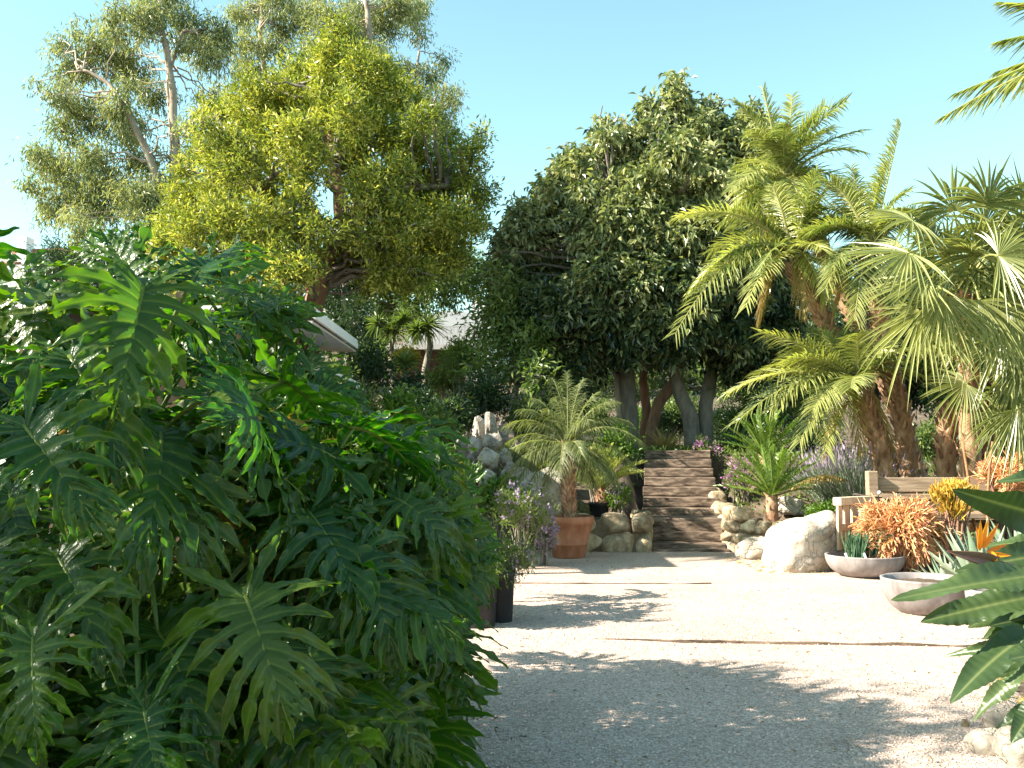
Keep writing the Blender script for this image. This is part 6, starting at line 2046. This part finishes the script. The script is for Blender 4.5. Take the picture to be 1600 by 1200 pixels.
# tree standing beyond the left edge whose crown shades the near planting
stt = thing('shade_tree', 'leafy tree beyond the left edge shading the philodendrons and the near gravel', 'tree', (-6.6, 2.6, 0))
mb = MB()
cs = [(np.array([x, y, z]), r_) for x, y, z, r_ in ((-6.2, 2.2, 3.1, 0.9), (-6.6, 3.4, 3.3, 1.0), (-6.0, 4.3, 2.9, 0.8), (-6.8, 1.2, 3.2, 1.0), (-6.4, 2.8, 4.1, 0.9), (-6.9, 4.4, 3.7, 0.8), (-6.2, 1.0, 4.0, 0.8), (-5.6, 3.2, 2.5, 0.7), (-5.8, 1.8, 2.3, 0.8), (-6.4, 0.1, 3.0, 0.8), (-6.1, 5.2, 2.5, 0.6), (-6.3, 4.0, 4.6, 0.75), (-6.6, 5.0, 4.6, 0.7), (-6.2, 4.9, 5.4, 0.6), (-6.6, 5.4, 3.6, 0.6), (-6.0, 2.4, 4.7, 0.5), (-6.3, 5.6, 5.2, 0.5), (-6.5, 1.6, 5.0, 0.6), (-6.2, 4.2, 6.1, 0.4))]
for c, r_ in cs:
    k = 42
    P, dd = scatter_clump(c, r_, k, 0.3, c[1])
    ii = np.repeat(np.arange(k), 9)
    m = len(ii)
    leaf_cards(mb, P[ii] + rng.normal(size=(m, 3)) * 0.13, dd[ii] + rng.normal(size=(m, 3)) * 0.6, rand_dirs(m, 1.0), 0.13 * rng.uniform(.6, 1.2, m), 0.06, rng.random(m))
mb.build('crown', M['mid_leaf'], stt)
mb = MB()
pth = limb(mb, [(-6.6, 2.6, -0.1), (-6.5, 2.5, 1.3), (-6.4, 2.6, 2.4), (-6.5, 2.6, 3.8)], 0.16, 0.06)
branchlets(mb, pth, cs, 3.5)
mb.build('trunk', M['bark_grey'], stt, True)

# ------------------------------------------------------------------ strelitzia at the right edge
def big_leaf(L, W, fold=0.25, bend=0.2, ripple=0.02, seed=0, curl=0.0):
    r = np.random.default_rng(seed)
    k, m = 56, 9
    t = np.linspace(0, 1, k)
    prof = np.sin(np.clip(t, 0, 1) ** 0.75 * math.pi) ** 0.62
    prof[0], prof[-1] = 0.06, 0.02
    v = np.linspace(-1, 1, m)
    X = 0.5 * W * prof[:, None] * v[None]
    Yy = np.repeat((t * L)[:, None], m, 1) * (1 - 0.06 * np.abs(v)[None] * prof[:, None])
    Z = fold * np.abs(X) - bend * L * t[:, None] ** 2 + ripple * 0.6 * np.sin(t[:, None] * 95 + np.abs(v)[None] * -6 + r.uniform(0, 6)) * np.abs(v)[None] * prof[:, None] * 0.5 + ripple * 1.6 * np.sin(t[:, None] * 9 + r.uniform(0, 6) + np.sign(v)[None]) * v[None] ** 2 * prof[:, None] + curl * X
    vein = np.zeros((k, m))
    vein[:, m // 2] = 1
    ii = np.arange(k - 1)[:, None] * m
    q = ii + np.arange(m - 1)[None]
    Q = np.stack([q, q + 1, q + m + 1, q + m], -1).reshape(-1, 4)
    mb = MB()
    mb.add(np.stack([X, Yy, Z], -1).reshape(-1, 3), Q, tint=r.random(), vein=vein.ravel())
    return mb


SB = np.array([3.05, 5.45, 0.0])
stl = thing('bird_of_paradise', 'bird of paradise plant with paddle leaves and an orange flower at the right edge', 'strelitzia', SB)


def st_leaf(b, t, normal, Wf, bend=0.15, seed=0, ripple=0.017, fold=0.3):
    B, T = at(*b), at(*t)
    y = T - B
    L = np.linalg.norm(y)
    y = y / L
    z = np.asarray(normal, float)
    z = nrm(z - np.dot(z, y) * y)
    x = np.cross(y, z)
    mb = big_leaf(L, L * Wf, fold, bend, ripple, seed)
    R = np.stack([x, y, z])
    mb.v = [q @ R + B for q in mb.v]
    mb.build('leaf', M['strelitzia'], stl, True)
    s = SB + rng.normal(size=3) * [0.10, 0.10, 0]
    mb = MB()
    d = np.linalg.norm(B - s)
    tube(mb, bez(s, s + (B - s) * 0.5 + UP * 0.25 * d, B + y * 0.05, 12), np.linspace(0.018, 0.008, 12), 7, tint=0.3)
    mb.build('petiole', M['petiole'], stl, True)


st_leaf((1660, 812, 4.7), (1500, 776, 4.5), (-0.35, -0.75, -0.25), 0.30, 0.10, 1)
st_leaf((1640, 800, 4.9), (1520, 790, 4.8), (-0.1, -0.5, 0.85), 0.26, 0.05, 2)
st_leaf((1690, 745, 4.9), (1566, 742, 4.7), (0, -0.7, 0.6), 0.20, 0.10, 3)
st_leaf((1650, 895, 4.6), (1398, 924, 4.35), (-0.1, -0.62, 0.75), 0.16, 0.06, 4, 0.02)
st_leaf((1650, 925, 4.7), (1446, 962, 4.6), (0.1, -0.75, 0.55), 0.24, 0.10, 5, 0.03)
st_leaf((1680, 860, 4.8), (1500, 882, 4.7), (0, -0.7, 0.6), 0.22, 0.10, 6)
st_leaf((1660, 955, 4.9), (1535, 985, 4.9), (-0.2, -0.5, 0.85), 0.34, 0.15, 7)
st_leaf((1612, 990, 4.5), (1492, 1050, 4.25), (-0.15, -0.45, 0.85), 0.30, 0.30, 8)
st_leaf((1625, 1000, 4.4), (1470, 1022, 4.6), (0.1, -0.85, 0.4), 0.14, 0.12, 9)
st_leaf((1615, 1040, 4.7), (1512, 1110, 4.7), (-0.2, -0.5, 0.8), 0.22, 0.25, 10)
st_leaf((1640, 1030, 4.3), (1590, 1010, 4.1), (-0.5, -0.6, 0.5), 0.40, 0.2, 11)
st_leaf((1640, 1080, 4.6), (1580, 1150, 4.5), (-0.2, -0.6, 0.8), 0.4, 0.2, 12)
st_leaf((1700, 1000, 4.8), (1640, 900, 4.6), (-0.3, -0.8, 0.4), 0.4, 0.2, 13)
st_leaf((1720, 900, 5.0), (1750, 700, 5.1), (-0.2, -0.8, 0.4), 0.35, 0.2, 14)
st_leaf((1760, 950, 5.2), (1900, 800, 5.2), (0.2, -0.8, 0.4), 0.35, 0.2, 15)
st_leaf((1690, 840, 5.6), (1600, 830, 5.9), (-0.2, -0.4, 0.9), 0.3, 0.15, 16)
st_leaf((1720, 790, 5.3), (1610, 700, 5.5), (-0.2, -0.7, 0.6), 0.28, 0.2, 17)

for q in range(18):
    hp_ = (1640 + 60 * rng.random(), 800 + 300 * rng.random(), 5.0 + 0.5 * rng.random())
    an = math.radians(rng.uniform(150, 235))
    ll_ = rng.uniform(70, 130)
    st_leaf(hp_, (hp_[0] + ll_ * math.cos(an), hp_[1] - ll_ * math.sin(an), hp_[2] - rng.uniform(-0.1, 0.3)), (rng.uniform(-0.6, 0.1), -0.6, rng.uniform(0.3, 0.9)), rng.uniform(0.2, 0.32), rng.uniform(0.1, 0.3), 40 + q, 0.018)

# the flower
fY = 4.6
mb = MB()
f0, f1 = at(1556, 878, fY), at(1478, 859, fY - 0.08)
blades(mb, [f0], [f1 - f0], [UP], np.linalg.norm(f1 - f0), 0.05, [0.75, 1, 0.85, 0.6, 0.35, 0.04], 0.02, fold=-1.2, tint=[0.6])
blades(mb, [f0], [f1 - f0], [-UP], np.linalg.norm(f1 - f0) * 0.98, 0.05, [0.75, 1, 0.85, 0.6, 0.35, 0.04], 0.02, fold=-1.2, tint=[0.1])
tube(mb, bez(SB, SB + np.array([-0.1, -0.3, 0.9]), f0, 14), np.linspace(0.014, 0.011, 14), 7, tint=0.2)
fl = mb.build('flower_stalk', M['bract'], stl, True)
for (bx, by, tx, ty, dY, wd, tn) in ((1529, 858, 1532, 812, -0.02, 0.030, 0.9), (1532, 856, 1544, 810, 0.02, 0.028, 0.95), (1536, 856, 1560, 818, 0.0, 0.028, 0.2), (1542, 862, 1575, 850, 0.03, 0.02, 0.0), (1546, 862, 1560, 882, -0.03, 0.032, 0.9), (1548, 866, 1580, 868, 0.0, 0.022, 0.7), (1531, 860, 1525, 822, 0.03, 0.022, 0.3)):
    b, t_ = at(bx, by, fY), at(tx, ty, fY + dY)
    d = t_ - b
    mb = MB()
    blades(mb, [b], [d], [(0.2, -0.9, 0.1)], np.linalg.norm(d), wd, [0.5, 0.95, 1, 0.8, 0.45, 0.03], 0.0, fold=0.4, tint=[tn])
    mb.build('petal', M['orange_petal'], stl, True)

# dry leaf litter and roots under the strelitzia and the hedge
mb = MB()
for q, (x0, x1, y0_, y1_, n) in enumerate(((3.0, 4.3, 4.8, 7.0, 260), (-2.8, -0.5, 3.6, 8.5, 900), (3.0, 5.2, 12.3, 14.5, 420), (-1.0, 1.2, 14.6, 15.4, 160))):
    x, y = rng.uniform(x0, x1, n), rng.uniform(y0_, y1_, n)
    P = np.stack([x, y, height(x, y) + 0.03 + 0.02 * rng.random(n)], -1)
    leaf_cards(mb, P, rand_dirs(n) * [1, 1, 0.25], rand_dirs(n, 2.5), rng.uniform(0.03, 0.09, n), rng.uniform(0.015, 0.035, n), rng.random(n))
tag(mb.build('leaf_litter', M['dry_frond']), kind='stuff')
